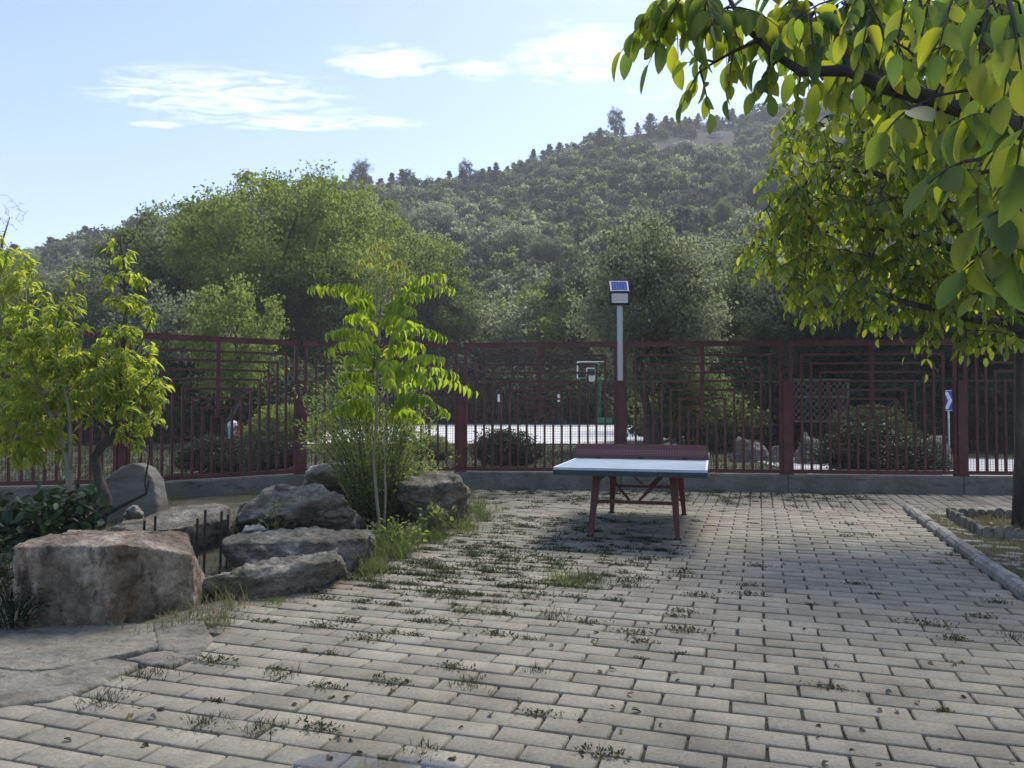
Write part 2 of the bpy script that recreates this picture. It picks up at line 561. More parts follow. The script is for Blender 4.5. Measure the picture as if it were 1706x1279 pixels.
def mat_perforated():
    m, N, L, out = new_mat('net_sheet')
    b = N.new('ShaderNodeBsdfPrincipled')
    tc = N.new('ShaderNodeTexCoord')
    mp = N.new('ShaderNodeMapping')
    mp.inputs['Scale'].default_value = (55, 55, 55)
    L.new(tc.outputs['Object'], mp.inputs[0])
    fr = N.new('ShaderNodeVectorMath')
    fr.operation = 'FRACTION'
    L.new(mp.outputs[0], fr.inputs[0])
    sp = N.new('ShaderNodeSeparateXYZ')
    L.new(fr.outputs[0], sp.inputs[0])
    dx = nmath(N, L, 'SUBTRACT', sp.outputs['X'], 0.5)
    dz = nmath(N, L, 'SUBTRACT', sp.outputs['Z'], 0.5)
    r2 = nmath(N, L, 'ADD', nmath(N, L, 'MULTIPLY', dx, dx), nmath(N, L, 'MULTIPLY', dz, dz))
    sz = N.new('ShaderNodeSeparateXYZ')
    L.new(tc.outputs['Object'], sz.inputs[0])
    band = nmath(N, L, 'MULTIPLY', nmath(N, L, 'GREATER_THAN', sz.outputs['Z'], 0.045), nmath(N, L, 'LESS_THAN', sz.outputs['Z'], 0.105))
    hole = nmath(N, L, 'MULTIPLY', nmath(N, L, 'LESS_THAN', r2, 0.07), band)
    f = tex_noise(N, L, vec_world(N, L), 8, 6, 0.6)
    rp = ramp(N, [(0.3, (0.075, 0.022, 0.022)), (0.7, (0.12, 0.038, 0.036))])
    L.new(f, rp.inputs[0])
    c = mixc(N, L, hole, rp.outputs[0], (0.24, 0.16, 0.155))
    L.new(c, b.inputs['Base Color'])
    b.inputs['Roughness'].default_value = 0.5
    L.new(b.outputs[0], out.inputs[0])
    return m


M['net'] = mat_perforated()

YG = [(0.42, 0.52, 0.03), (0.30, 0.46, 0.03), (0.52, 0.55, 0.05)]
M['leaf_walnut'] = leaf_mat('leaf_walnut', [(0.045, 0.08, 0.028), (0.065, 0.11, 0.03), (0.10, 0.14, 0.03)], [(0.30, 0.46, 0.03), (0.58, 0.68, 0.03), (0.24, 0.38, 0.04), (0.84, 0.84, 0.05), (0.42, 0.58, 0.04)], 0.55)
M['leaf_near'] = leaf_mat('leaf_near', [(0.04, 0.08, 0.04), (0.06, 0.10, 0.04), (0.05, 0.10, 0.03)], [(0.30, 0.46, 0.04), (0.72, 0.74, 0.03), (0.16, 0.28, 0.06), (0.40, 0.54, 0.04)], 0.5, 0.58, 0.2, 0.0, True)
M['leaf_fruit'] = leaf_mat('leaf_fruit', [(0.08, 0.13, 0.03), (0.11, 0.16, 0.03), (0.15, 0.17, 0.03)], [(0.60, 0.74, 0.06), (0.78, 0.82, 0.08), (0.44, 0.62, 0.06)], 0.55)
M['leaf_sapling'] = leaf_mat('leaf_sapling', [(0.06, 0.12, 0.025), (0.09, 0.15, 0.03)], [(0.48, 0.68, 0.03), (0.62, 0.74, 0.04)], 0.55)
M['leaf_young'] = leaf_mat('leaf_young', [(0.13, 0.14, 0.04), (0.17, 0.14, 0.06)], [(0.62, 0.60, 0.10), (0.56, 0.62, 0.08)], 0.5)
M['leaf_willow'] = leaf_mat('leaf_willow', [(0.07, 0.11, 0.04), (0.10, 0.14, 0.05), (0.13, 0.16, 0.06)], [(0.42, 0.52, 0.11), (0.32, 0.42, 0.09)], 0.48)
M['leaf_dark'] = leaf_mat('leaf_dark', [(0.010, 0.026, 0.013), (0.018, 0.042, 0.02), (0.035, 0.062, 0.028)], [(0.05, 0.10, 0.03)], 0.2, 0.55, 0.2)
M['leaf_mid'] = leaf_mat('leaf_mid', [(0.05, 0.075, 0.03), (0.08, 0.105, 0.042), (0.11, 0.135, 0.055)], [(0.30, 0.37, 0.11), (0.22, 0.29, 0.10)], 0.5, 0.7, 0.1, 0.3)
M['leaf_light'] = leaf_mat('leaf_light', [(0.07, 0.10, 0.03), (0.10, 0.14, 0.035), (0.13, 0.16, 0.045)], [(0.40, 0.50, 0.10), (0.30, 0.41, 0.09)], 0.48, 0.7, 0.1)
M['leaf_grey'] = leaf_mat('leaf_grey', [(0.06, 0.075, 0.05), (0.095, 0.115, 0.075), (0.14, 0.155, 0.10)], [(0.34, 0.39, 0.21)], 0.5, 0.7, 0.1, 0.35)
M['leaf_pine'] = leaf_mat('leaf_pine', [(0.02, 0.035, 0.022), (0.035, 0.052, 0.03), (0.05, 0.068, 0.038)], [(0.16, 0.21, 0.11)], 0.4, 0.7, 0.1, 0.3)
M['leaf_scrub'] = leaf_mat('leaf_scrub', [(0.075, 0.095, 0.055), (0.11, 0.13, 0.075), (0.14, 0.155, 0.09), (0.155, 0.14, 0.10)], [(0.36, 0.42, 0.22), (0.28, 0.34, 0.18)], 0.45, 0.75, 0.05, 0.62)
M['weed'] = leaf_mat('weed', [(0.02, 0.025, 0.015), (0.036, 0.042, 0.023), (0.06, 0.06, 0.033)], [(0.12, 0.16, 0.05)], 0.3, 0.6, 0.2)
M['grass'] = leaf_mat('grass', [(0.06, 0.085, 0.03), (0.09, 0.12, 0.04), (0.14, 0.15, 0.06)], [(0.2, 0.26, 0.06)], 0.38, 0.55, 0.25)
M['dry_grass'] = leaf_mat('dry_grass', [(0.12, 0.11, 0.06), (0.18, 0.16, 0.09), (0.10, 0.11, 0.05)], [(0.24, 0.22, 0.1)], 0.35, 0.6, 0.2)
M['flower_pink'] = leaf_mat('flower_pink', [(0.35, 0.06, 0.10), (0.5, 0.15, 0.2)], [(0.4, 0.1, 0.12)], 0.4)

# ------------------------------------------------------------------ leaf shapes
# leaf lies along +Y, unit length, unit half-width on X, folded along the midrib, drooping tip


def leaf_template(fold=0.18, droop=0.18, shape=((0.02, 0.10), (0.62, 0.22), (1.0, 0.45), (0.66, 0.76), (0.06, 0.98))):
    ys = [0.0] + [s[1] for s in shape[1:-1]] + [1.0]
    ws = [0.03] + [s[0] for s in shape[1:-1]] + [0.03]
    V, Fc = [], []
    for y, w in zip(ys, ws):
        z = -droop * y * y
        V += [(-w, y, z + fold * w * 0.5), (0, y, z), (w, y, z + fold * w * 0.5)]
    for i in range(len(ys) - 1):
        a = 3 * i
        Fc += [(a, a + 1, a + 4, a + 3), (a + 1, a + 2, a + 5, a + 4)]
    return np.array(V, float), np.array(Fc, int)


OV = ((0.02, 0.0), (0.62, 0.14), (0.93, 0.32), (1.0, 0.5), (0.86, 0.7), (0.5, 0.88), (0.05, 1.0))
T_OVAL = leaf_template(0.22, 0.22, OV)
T_OVAL_FLAT = leaf_template(0.12, 0.06, OV)
T_OVAL_CURL = leaf_template(0.5, 0.42, OV)
T_LANCE = leaf_template(0.25, 0.35, ((0.02, 0.1), (0.75, 0.2), (1.0, 0.42), (0.6, 0.74), (0.05, 0.98)))
T_RHOMB = (np.array([(0, 0, 0), (1, 0.45, 0.12), (0, 1, -0.1), (-1, 0.45, 0.12)], float), np.array([(0, 1, 2, 3)], int))
T_BLADE = (np.array([(-1, 0, 0), (1, 0, 0), (-0.8, 0.45, 0.04), (0.8, 0.45, 0.04), (-0.12, 1, -0.22), (0.12, 1, -0.22)], float),
           np.array([(0, 1, 3, 2), (2, 3, 5, 4)], int))


def frames(dirs, ups):
    y = dirs / (np.linalg.norm(dirs, axis=1, keepdims=True) + 1e-9)
    x = np.cross(y, ups)
    nx = np.linalg.norm(x, axis=1, keepdims=True)
    bad = nx[:, 0] < 1e-4
    if bad.any():
        x[bad] = np.cross(y[bad], np.array([0.3, 0.9, 0.2]))
        nx = np.linalg.norm(x, axis=1, keepdims=True)
    x = x / nx
    z = np.cross(x, y)
    return x, y, z


def foliage_mesh(name, tmpl, pos, dirs, ups, Ln, Wd, mat, origin=(0, 0, 0), smooth=False):
    tv, tf = tmpl
    x, y, z = frames(dirs, ups)
    Ln = np.asarray(Ln).reshape(-1, 1, 1)
    Wd = np.asarray(Wd).reshape(-1, 1, 1)
    V = (pos[:, None, :] + x[:, None, :] * tv[None, :, 0:1] * Wd + y[:, None, :] * tv[None, :, 1:2] * Ln + z[:, None, :] * tv[None, :, 2:3] * Ln)
    n, k = len(pos), len(tv)
    Fc = (tf[None, :, :] + (np.arange(n) * k)[:, None, None]).reshape(-1, tf.shape[1])
    return mesh_np(name, V.reshape(-1, 3) - np.array(origin)[None, :], Fc, mat, smooth, np.tile(tv[:, :2], (n, 1)) if len(tv) > 8 else None)


def leaf_parts(thing, tmpls, pos, dirs, ups, Ln, Wd, mat, n_parts, name='leaf', rest='foliage'):
    """the n_parts leaves that show largest as objects of their own, the others joined"""
    cam_p = np.array([0, 0, CAM_H])
    size = Ln / (np.linalg.norm(pos - cam_p, axis=1) + 1e-6)
    inside = (np.abs(pos[:, 0] / pos[:, 1]) < 0.68) & (pos[:, 1] > 0.2) & (np.abs((pos[:, 2] - CAM_H) / pos[:, 1] - 0.02) < 0.52)
    order = np.argsort(-(size * np.where(inside, 1, 1e-3)))
    big, small = order[:n_parts], order[n_parts:]
    meshes = [mesh_np(name, t[0], t[1], mat, True, t[0][:, :2]) for t in tmpls]
    x, y, z = frames(dirs, ups)
    for j, i in enumerate(big):
        o = bpy.data.objects.new(name, meshes[j % len(meshes)])
        COL.objects.link(o)
        o.parent = thing
        m = Matrix.Identity(4)
        for c, (ax, s) in enumerate(((x[i], Wd[i]), (y[i], Ln[i]), (z[i], Ln[i]))):
            for r in range(3):
                m[r][c] = ax[r] * s
        loc = Vector(pos[i]) - ORG[thing.name]
        for r in range(3):
            m[r][3] = loc[r]
        o.matrix_local = m
    if len(small):
        me = foliage_mesh(rest, tmpls[0], pos[small], dirs[small], ups[small], Ln[small], Wd[small], mat, ORG[thing.name], True)
        o = link_mesh(rest, me, thing, ORG[thing.name])
        o['kind'] = 'stuff'


rs = np.random.RandomState(11)
random.seed(5)


def rnd_dirs(n, down=0.3):
    d = rs.normal(size=(n, 3))
    d[:, 2] -= down * 1.5
    return d / np.linalg.norm(d, axis=1, keepdims=True)


# ------------------------------------------------------------------ terrain
def structure(o):
    o['kind'] = 'structure'
    return o


EXT = 390.0
g = MB()
g.add([(-EXT, -EXT * 0.15, -0.06), (EXT, -EXT * 0.15, -0.06), (EXT, EXT, -0.06), (-EXT, EXT, -0.06)], [(0, 1, 2, 3)])
structure(g.build('ground', M['far_ground']))

RIDGE = [(-1.6, 0.10), (-0.95, 0.16), (-0.66, 0.182), (-0.52, 0.215), (-0.40, 0.25), (-0.28, 0.277), (-0.10, 0.285), (0.0, 0.305), (0.07, 0.328),
         (0.115, 0.350), (0.20, 0.366), (0.31, 0.376), (0.42, 0.392), (0.66, 0.41), (0.95, 0.40), (1.6, 0.32)]
RD = [(-1.6, 120), (-0.66, 140), (-0.3, 160), (0.0, 185), (0.35, 225), (0.7, 235), (1.6, 200)]
HILL0 = 57.0


def hill_h(t, d):
    e = float(np.interp(t, [a for a, _ in RIDGE], [b for _, b in RIDGE]))
    D = float(np.interp(t, [a for a, _ in RD], [b for _, b in RD]))
    H = CAM_H + e * D - 2.2
    s = (d - HILL0) / (D - HILL0)
    if s < 0:
        return -0.5
    if s <= 1:
        z = H * (s ** 0.92) * (1 - 0.10 * math.sin(math.pi * s))
    else:
        z = H * (1 - 0.35 * (s - 1) - 0.5 * (s - 1) ** 2)
    nz = noise.noise(Vector((t * d * 0.045, d * 0.045, 3.1))) * 2.2 + noise.noise(Vector((t * d * 0.15, d * 0.15, 7.7))) * 0.8
    k = min(1.0, s * 4) * (1.0 if s < 0.9 else max(0.35, 1 - (s - 0.9) * 6))
    return z + nz * k - 0.5 * max(0, 1 - s * 10)


NT, ND = 120, 70
ts = np.linspace(-1.35, 1.35, NT)
ds = np.linspace(HILL0 - 2, 275, ND)
hv = np.array([[(t * d, d, hill_h(t, d)) for d in ds] for t in ts]).reshape(-1, 3)
hf = np.array([(i * ND + j, (i + 1) * ND + j, (i + 1) * ND + j + 1, i * ND + j + 1) for i in range(NT - 1) for j in range(ND - 1)])
M['hill'] = surf_mat('hill', [(0.3, (0.05, 0.055, 0.035)), (0.55, (0.085, 0.085, 0.055)), (0.75, (0.15, 0.135, 0.10))], 0.12, 0.95, bump=0.8,
                     bump_scale=1.2, dist=0.5, second=[((0.24, 0.21, 0.17), 0.06, 0.6, 0.1, 0.8)])
hill = structure(link_mesh('hill', mesh_np('hill', hv, hf, M['hill'], True)))

# ------------------------------------------------------------------ paving
LB = [(-700, 1205), (-200, 1190), (0, 1176), (90, 1164), (200, 1135), (300, 1105), (360, 1062), (400, 1003), (510, 985), (620, 945), (700, 902), (795, 852), (806, 815)]
LBg = sorted([(G(a, b).y, G(a, b).x) for a, b in LB])


def left_edge(d):
    return float(np.interp(d, [q[0] for q in LBg], [q[1] for q in LBg]))


FENCE = [(-8.05, 10.25), (-5.46, 10.85), (-3.40, 12.45), (-0.85, 12.90), (1.77, 12.65), (4.38, 12.38), (7.0, 12.10), (9.6, 11.85)]


def fence_y(x):
    return float(np.interp(x, [p[0] for p in FENCE], [p[1] for p in FENCE]))


KERB_U, FIELD_V = 1.80, 10.95
bed = MB()
bed.add([uv(-7, 1.2, -0.022), uv(1.80, 1.2, -0.022), uv(1.80, 13.9, -0.022), uv(-7, 13.9, -0.022)], [(0, 1, 2, 3)])
bed.add([uv(1.80, 1.2, -0.022), uv(9.0, 1.2, -0.022), uv(9.0, 15.9, -0.022), uv(1.80, 15.9, -0.022)], [(0, 1, 2, 3)])
paving = structure(bed.build('paving', M['joint']))


def paver_template(lu, lv, h=0.055, ch=0.0045, jit=0.0, rng=None):
    a, b = lu / 2, lv / 2
    j = (lambda: rng.uniform(-jit, jit)) if rng else (lambda: 0)
    bot = [(-a, -b, -h), (a, -b, -h), (a, b, -h), (-a, b, -h)]
    mid = [(-a + j(), -b + j(), -ch), (a + j(), -b + j(), -ch), (a + j(), b + j(), -ch), (-a + j(), b + j(), -ch)]
    top = [(x * (1 - ch * 1.3 / a), y * (1 - ch * 1.3 / b), 0) for x, y, _ in mid]
    V = np.array(bot + mid + top, float)
    Fc = []
    for o in (0, 4):
        for i in range(4):
            k = (i + 1) % 4
            Fc.append((o + i, o + k, o + 4 + k, o + 4 + i))
    Fc.append((8, 9, 10, 11))
    return V, np.array(Fc)


PU, PV, JT = 0.318, 0.152, 0.015
slots = []                      # u, v, turned
row = 0
v = 1.9
while v < FIELD_V:
    off = (row % 2) * PU * 0.5
    u = -6.5 + off
    while u < KERB_U - 0.01:
        u1 = min(u + PU, KERB_U - 0.004)
        if u1 - u > 0.06:
            slots.append(((u + u1) / 2, v + PV / 2, u1 - u - JT, PV - JT))
        u += PU
    v += PV
    row += 1
while v < 15.4:
    u = -5.0
    while u < 1.5 + 6.5:
        slots.append((u + PV / 2, v + PU / 2, PV - JT, PU - JT))
        u += PV
    v += PU
keep = []
for u, v, lu, lv in slots:
    p = uv(u, v)
    if p.y < 1.9 or p.x < left_edge(p.y) - 0.12 or p.y > fence_y(p.x) - 0.14 or abs(p.x) > 0.72 * p.y + 0.5:
        continue
    if v > FIELD_V and u > KERB_U and v < FIELD_V + 0.3:
        pass
    keep.append((u, v, lu, lv, p))
keep.sort(key=lambda q: q[4].y)
prng = random.Random(3)
pm = []
for i in range(16):
    V, Fc = paver_template(PU - JT, PV - JT, jit=0.0045, rng=prng)
    pm.append(mesh_np('paver', V, Fc, M['paver']))
rot0 = Matrix.Rotation(-PAVE_A, 3, 'Z')
n_obj = 0
restV, restF, nv = [], [], 0
for u, v, lu, lv, p in keep:
    dz = prng.uniform(-0.004, 0.003) + 0.004 * noise.noise(Vector((u * 0.8, v * 0.8, 0)))
    full = abs(lu - (PU - JT)) < 1e-3
    inview = abs(p.x / p.y) < 0.69 and p.y > 2.75
    if n_obj < 300 and full and inview:
        o = bpy.data.objects.new('paver', pm[prng.randrange(16)])
        COL.objects.link(o)
        o.parent = paving
        o.location = (p.x, p.y, dz)
        o.rotation_euler = (prng.uniform(-0.006, 0.006), prng.uniform(-0.006, 0.006), -PAVE_A + prng.uniform(-0.008, 0.008))
        n_obj += 1
    else:
        V, Fc = paver_template(lu, lv, jit=0.0045, rng=prng)
        a = -PAVE_A + prng.uniform(-0.01, 0.01)
        c, s = math.cos(a), math.sin(a)
        tx, ty = prng.uniform(-0.008, 0.008), prng.uniform(-0.008, 0.008)
        W = np.stack([V[:, 0] * c - V[:, 1] * s + p.x, V[:, 0] * s + V[:, 1] * c + p.y, V[:, 2] + dz + V[:, 0] * tx + V[:, 1] * ty], 1)
        restV.append(W)
        restF.append(Fc + nv)
        nv += len(V)
o = link_mesh('paver_field', mesh_np('paver_field', np.concatenate(restV), np.concatenate(restF), M['paver']), paving)
o['kind'] = 'stuff'

# turf paving on the other side of the kerb
turf = MB()
turf.add([uv(KERB_U + 0.13, 3.0, -0.012), uv(8.5, 3.0, -0.012), uv(8.5, 11.9, -0.012), uv(KERB_U + 0.13, 11.9, -0.012)], [(0, 1, 2, 3)])
turf = structure(turf.build('turf_paving', M['soil']))
V, Fc = paver_template(0.19, 0.10, jit=0.006, rng=prng)
tm = [mesh_np('turf_block', *paver_template(0.19, 0.10, jit=0.008, rng=prng), M['kerb']) for _ in range(3)]
cells = []
for i in range(22):
    for j in range(52):
        u, v = KERB_U + 0.27 + i * 0.235 + (j % 2) * 0.117, 3.6 + j * 0.15
        p = uv(u, v)
        if abs(p.x) > 0.69 * p.y or v > FIELD_V - 0.05 or prng.random() < 0.22:
            continue
        cells.append(p)
cells.sort(key=lambda q: q.y)
for i, p in enumerate(cells[:260]):
    o = bpy.data.objects.new('turf_block', tm[i % 3])
    COL.objects.link(o)
    o.parent = turf
    o.location = (p.x, p.y, 0.004 + prng.uniform(-0.012, 0.004))
    o.rotation_euler = (prng.uniform(-0.03, 0.03), prng.uniform(-0.03, 0.03), -PAVE_A + prng.uniform(-0.05, 0.05))

# kerb of round-topped stones
kerb = empty('kerb', uv(KERB_U + 0.06, 3.5), None, None)
kerb['kind'] = 'structure'
kb = []
for i in range(4):
    m_ = MB()
    prof = [(-0.055, -0.05), (0.055, -0.05), (0.058, 0.045), (0.035, 0.078), (0.0, 0.088), (-0.035, 0.078), (-0.058, 0.045)]
    ln = 0.245
    k = len(prof)
    ends = [(-ln, 0.9), (-ln + 0.02, 1.0), (ln - 0.02, 1.0), (ln, 0.9)]
    vs = []
    for y, sc in ends:
        for a, b in prof:
            vs.append((a * sc + prng.uniform(-0.004, 0.004), y, b * sc + prng.uniform(-0.005, 0.004)))
    fs = [(e * k + q, e * k + (q + 1) % k, (e + 1) * k + (q + 1) % k, (e + 1) * k + q) for e in range(3) for q in range(k)]
    fs += [tuple(reversed(range(k))), tuple(3 * k + q for q in range(k))]
    me = bpy.data.meshes.new('kerb_stone')
    me.from_pydata(vs, [], [tuple(reversed(f)) for f in fs])
    me.materials.append(M['kerb'])
    kb.append(me)
for i in range(16):
    o = bpy.data.objects.new('kerb_stone', kb[i % 4])
    COL.objects.link(o)
    o.parent = kerb
    o.location = uv(KERB_U + 0.06 + prng.uniform(-0.012, 0.012), 3.6 + i * 0.503, prng.uniform(-0.012, 0.008)) - ORG[kerb.name]
    o.rotation_euler = (prng.uniform(-0.02, 0.02), prng.uniform(-0.04, 0.04), -PAVE_A + prng.uniform(-0.03, 0.03))

# soil of the planting bed
gv, gi = [], {}
nx, ny = 70, 80
for i in range(nx):
    for j in range(ny):
        d = 2.6 + 10.4 * j / (ny - 1)
        x1 = left_edge(d) + 0.10
        x0 = -0.95 * d - 1.0
        x = x0 + (x1 - x0) * i / (nx - 1)
        edge = min(1.0, (x1 - x) / 0.5)
        z = -0.03 + edge * (0.04 + 0.05 * (noise.noise(Vector((x * 1.5, d * 1.5, 1))) + 0.3) + 0.02 * noise.noise(Vector((x * 7, d * 7, 4))))
        z = -0.035 + (z + 0.035) * min(1.0, max(0.0, (d - 4.75) / 0.7))
        gv.append((x, d, z))
gf = [(i * ny + j, (i + 1) * ny + j, (i + 1) * ny + j + 1, i * ny + j + 1) for i in range(nx - 1) for j in range(ny - 1)]
structure(link_mesh('planting_bed', mesh_np('planting_bed', np.array(gv), np.array(gf), M['soil'], True)))

# court and road beyond the fence
c = MB()
c.add([(-9.0, 27.0, -0.02), (9.2, 27.0, -0.02), (9.2, 51.0, -0.02), (-9.0, 51.0, -0.02)], [(0, 1, 2, 3)])
structure(c.build('court', M['court']))
c = MB()
c.add([(6.0, 14.2, -0.03), (60.0, 10.0, -0.03), (60.0, 15.0, -0.03), (6.0, 20.5, -0.03)], [(0, 1, 2, 3)])
structure(c.build('road', M['road']))

# ------------------------------------------------------------------ rocks


def rock(name, pts, mat, label, cat='rock', group=None, voxel=0.03, amp=0.03, nscale=3.0, fine=0.010, smooth_it=2, strata=0.0, parent=None, kind=None):
    bm = bmesh.new()
    for p in pts:
        bm.verts.new(p)
    bmesh.ops.convex_hull(bm, input=bm.verts)
    loose = [v_ for v_ in bm.verts if not v_.link_faces]
    bmesh.ops.delete(bm, geom=loose, context='VERTS')
    base = Vector((sum(p[0] for p in pts) / len(pts), sum(p[1] for p in pts) / len(pts), min(p[2] for p in pts)))
    for v_ in bm.verts:
        v_.co -= base
    me = bpy.data.meshes.new(name)
    bm.to_mesh(me)
    bm.free()
    tmp = bpy.data.objects.new('tmp', me)
    COL.objects.link(tmp)
    md = tmp.modifiers.new('r', 'REMESH')
    md.mode = 'VOXEL'
    md.voxel_size = voxel
    dg = bpy.context.evaluated_depsgraph_get()
    me2 = bpy.data.meshes.new_from_object(tmp.evaluated_get(dg))
    bpy.data.objects.remove(tmp)
    bm = bmesh.new()
    bm.from_mesh(me2)
    for _ in range(smooth_it):
        bmesh.ops.smooth_vert(bm, verts=bm.verts, factor=0.5, use_axis_x=True, use_axis_y=True, use_axis_z=True)
    bm.normal_update()
    for v_ in bm.verts:
        w = v_.co + base
        q = w * nscale
        n1 = noise.fractal(q, 0.9, 2.1, 4, noise_basis='PERLIN_ORIGINAL')
        n2 = noise.noise(q * 6.0)
        n3 = abs(noise.noise(q * 1.7 + Vector((9, 2, 5))))
        st = noise.noise(Vector((w.x * 2, w.y * 2, w.z * 26))) if strata else 0
        vd = noise.voronoi(q * 1.3)[0]
        vd2 = noise.voronoi(q * 3.3 + Vector((4, 7, 1)))[0]
        chip = min(0.6, vd[1] - vd[0])
        n4 = noise.fractal(q * 9.0, 0.8, 2.1, 3, noise_basis='PERLIN_ORIGINAL')
        v_.co += v_.normal * (amp * n1 - amp * 0.9 * n3 + fine * n2 + strata * st + amp * 1.3 * (chip - 0.25) + amp * 0.8 * (min(0.5, vd2[1] - vd2[0]) - 0.2) + fine * 0.8 * n4)
    bm.normal_update()
    bm.to_mesh(me2)
    bm.free()
    for p in me2.polygons:
        p.use_smooth = True
    me2.materials.clear()
    me2.materials.append(mat)
    me2.name = name
    o = link_mesh(name, me2, parent, base)
    if label:
        tag(o, label, cat, group)
    if kind:
        o['kind'] = kind
    return o


def prism_pts(px_top, z_top, px_bot=None, z_bot=-0.08, shift=None):
    """outline given in picture positions on a level top, carried down to the ground"""
    out = []
    for a in px_top:
        z = a[2] if len(a) > 2 else z_top
        out.append(G(a[0], a[1], z))
    if px_bot:
        out += [Vector((G(a, b).x, G(a, b).y, z_bot)) for a, b in px_bot]
    else:
        out += [Vector((p.x, p.y, z_bot)) for p in list(out)]
    return out


# the square block in front
A0, A1 = G(24, 909, 0.52), G(214, 906, 0.52)
lowz = lambda q, dx=0.0, dy=0.0: Vector((q.x + dx, q.y + dy, -0.05))
Cr = G(324, 922, 0.40)
blk = [A0, A1, G(266, 888, 0.525), Cr, G(300, 893, 0.47), G(230, 884, 0.535), G(110, 892, 0.54), G(28, 903, 0.53),
       lowz(A0, 0.02), lowz(A1, -0.13, 0.02), lowz(Cr, -0.03, 0.12), Vector((-2.28, 5.9, -0.05)), Vector((-3.25, 5.75, -0.05)),
       Vector((-3.18, 5.6, 0.50)), Vector((-2.40, 5.75, 0.46)), G(322, 970, 0.14)]
rock('boulder', blk, M['rock_brown'], 'big square-cut block with rusty stains and pale flat top, nearest the camera', voxel=0.014, amp=0.011, nscale=4.5, fine=0.007, smooth_it=0)
# low sloping slab right of it
rock('boulder', prism_pts([(322, 962, 0.16), (400, 945, 0.22), (470, 923, 0.27), (560, 915, 0.28), (570, 930, 0.24), (430, 960, 0.16)], 0.2,
                          [(318, 990), (425, 995), (520, 975), (590, 948), (560, 930), (350, 950)]), M['rock'],
     'low sloping dark slab between the square block and the long flat boulder', voxel=0.016, amp=0.03, strata=0.009, smooth_it=1)
# long flat boulder
rock('boulder', prism_pts([(372, 905, 0.27), (470, 898, 0.29), (560, 897, 0.29), (625, 890, 0.30), (600, 880, 0.32), (500, 877, 0.33), (395, 884, 0.31)], 0.3,
                          [(385, 955), (470, 965), (560, 958), (615, 930), (625, 912), (400, 930)]), M['rock'],
     'long flat-topped boulder at the foot of the sapling', voxel=0.017, amp=0.03, strata=0.010, smooth_it=1)
# rounded boulder behind
rock('boulder', prism_pts([(395, 868, 0.25), (405, 850, 0.36), (450, 815, 0.55), (505, 806, 0.62), (560, 818, 0.56), (595, 850, 0.35), (585, 868, 0.22), (470, 858, 0.36)], 0.4,
                          [(388, 888), (480, 900), (590, 898), (610, 872), (500, 850), (400, 860)]), M['rock'],
     'rounded grey boulder rising behind the long flat boulder', voxel=0.02, amp=0.05, nscale=2.5, smooth_it=1, strata=0.006)
rock('stone', prism_pts([(408, 872, 0.33), (440, 872, 0.33), (450, 880, 0.30), (405, 884, 0.28)], 0.3, [(402, 925), (450, 925), (455, 915), (405, 915)]), M['rock_pale'],
     'small rounded stone with a reddish patch on the long boulder', 'stone', voxel=0.02, amp=0.015)
rock('stone', prism_pts([(400, 838, 0.30), (425, 830, 0.34), (455, 818, 0.42), (470, 822, 0.40), (440, 838, 0.32)], 0.3, [(395, 870), (460, 866), (470, 852), (400, 860)]), M['rock_pale'],
     'pale slanting stone against the left of the rounded boulder', 'stone', voxel=0.022, amp=0.015)
# pale boulder at the back
rock('boulder', prism_pts([(508, 790, 0.50), (520, 774, 0.62), (560, 768, 0.66), (615, 770, 0.64), (632, 786, 0.52)], 0.6,
                          [(503, 825), (640, 825), (640, 812), (505, 812)]), M['rock_pale'],
     'pale rounded boulder behind the sapling, close to the fence plinth', voxel=0.03, amp=0.03)
# the dark boulder beside the paving
rock('boulder', prism_pts([(642, 805, 0.52), (690, 790, 0.60), (752, 783, 0.64), (774, 797, 0.55), (782, 815, 0.42), (770, 800, 0.54), (700, 808, 0.52)], 0.6,
                          [(650, 868), (720, 880), (775, 868), (785, 845), (720, 838), (650, 845)]), M['rock'],
     'dark boulder with pale flat top at the edge of the paving', voxel=0.018, amp=0.04, strata=0.009, smooth_it=1)
# flat rock left of the stakes
rock('boulder', prism_pts([(185, 878, 0.34), (240, 868, 0.36), (300, 842, 0.37), (350, 836, 0.37), (385, 842, 0.36), (384, 862, 0.33), (300, 878, 0.33), (240, 884, 0.33)], 0.35,
                          [(190, 925), (300, 930), (385, 900), (390, 880), (300, 870), (200, 890)]), M['rock'],
     'broad flat grey rock behind the square block', voxel=0.02, amp=0.025, strata=0.009, smooth_it=1)
# leaning slate
sl = [P(160, 868, 9.0), P(158, 830, 9.0), P(172, 800, 9.05), P(200, 776, 9.1), P(222, 768, 9.1), P(243, 776, 9.1), P(258, 800, 9.05), P(264, 838, 9.0), P(256, 872, 9.0), P(165, 885, 8.95), P(262, 885, 8.95)]
sl2 = [q + Vector((0.02, 0.26, -0.03)) for q in sl]
rock('standing_stone', [Vector((q.x, q.y, max(q.z, -0.06))) for q in sl + sl2], M['slate'], 'smooth grey standing stone with a rounded top behind the fruit tree trunk', 'stone',
     voxel=0.026, amp=0.014, fine=0.004, smooth_it=4)
rock('stone', prism_pts([(212, 850, 0.34), (225, 840, 0.40), (238, 846, 0.36), (240, 858, 0.30)], 0.35, [(205, 872), (242, 872), (240, 860), (210, 860)]), M['rock_pale'],
     'small white craggy stone below the standing stone', 'stone', voxel=0.016, amp=0.03, nscale=7)

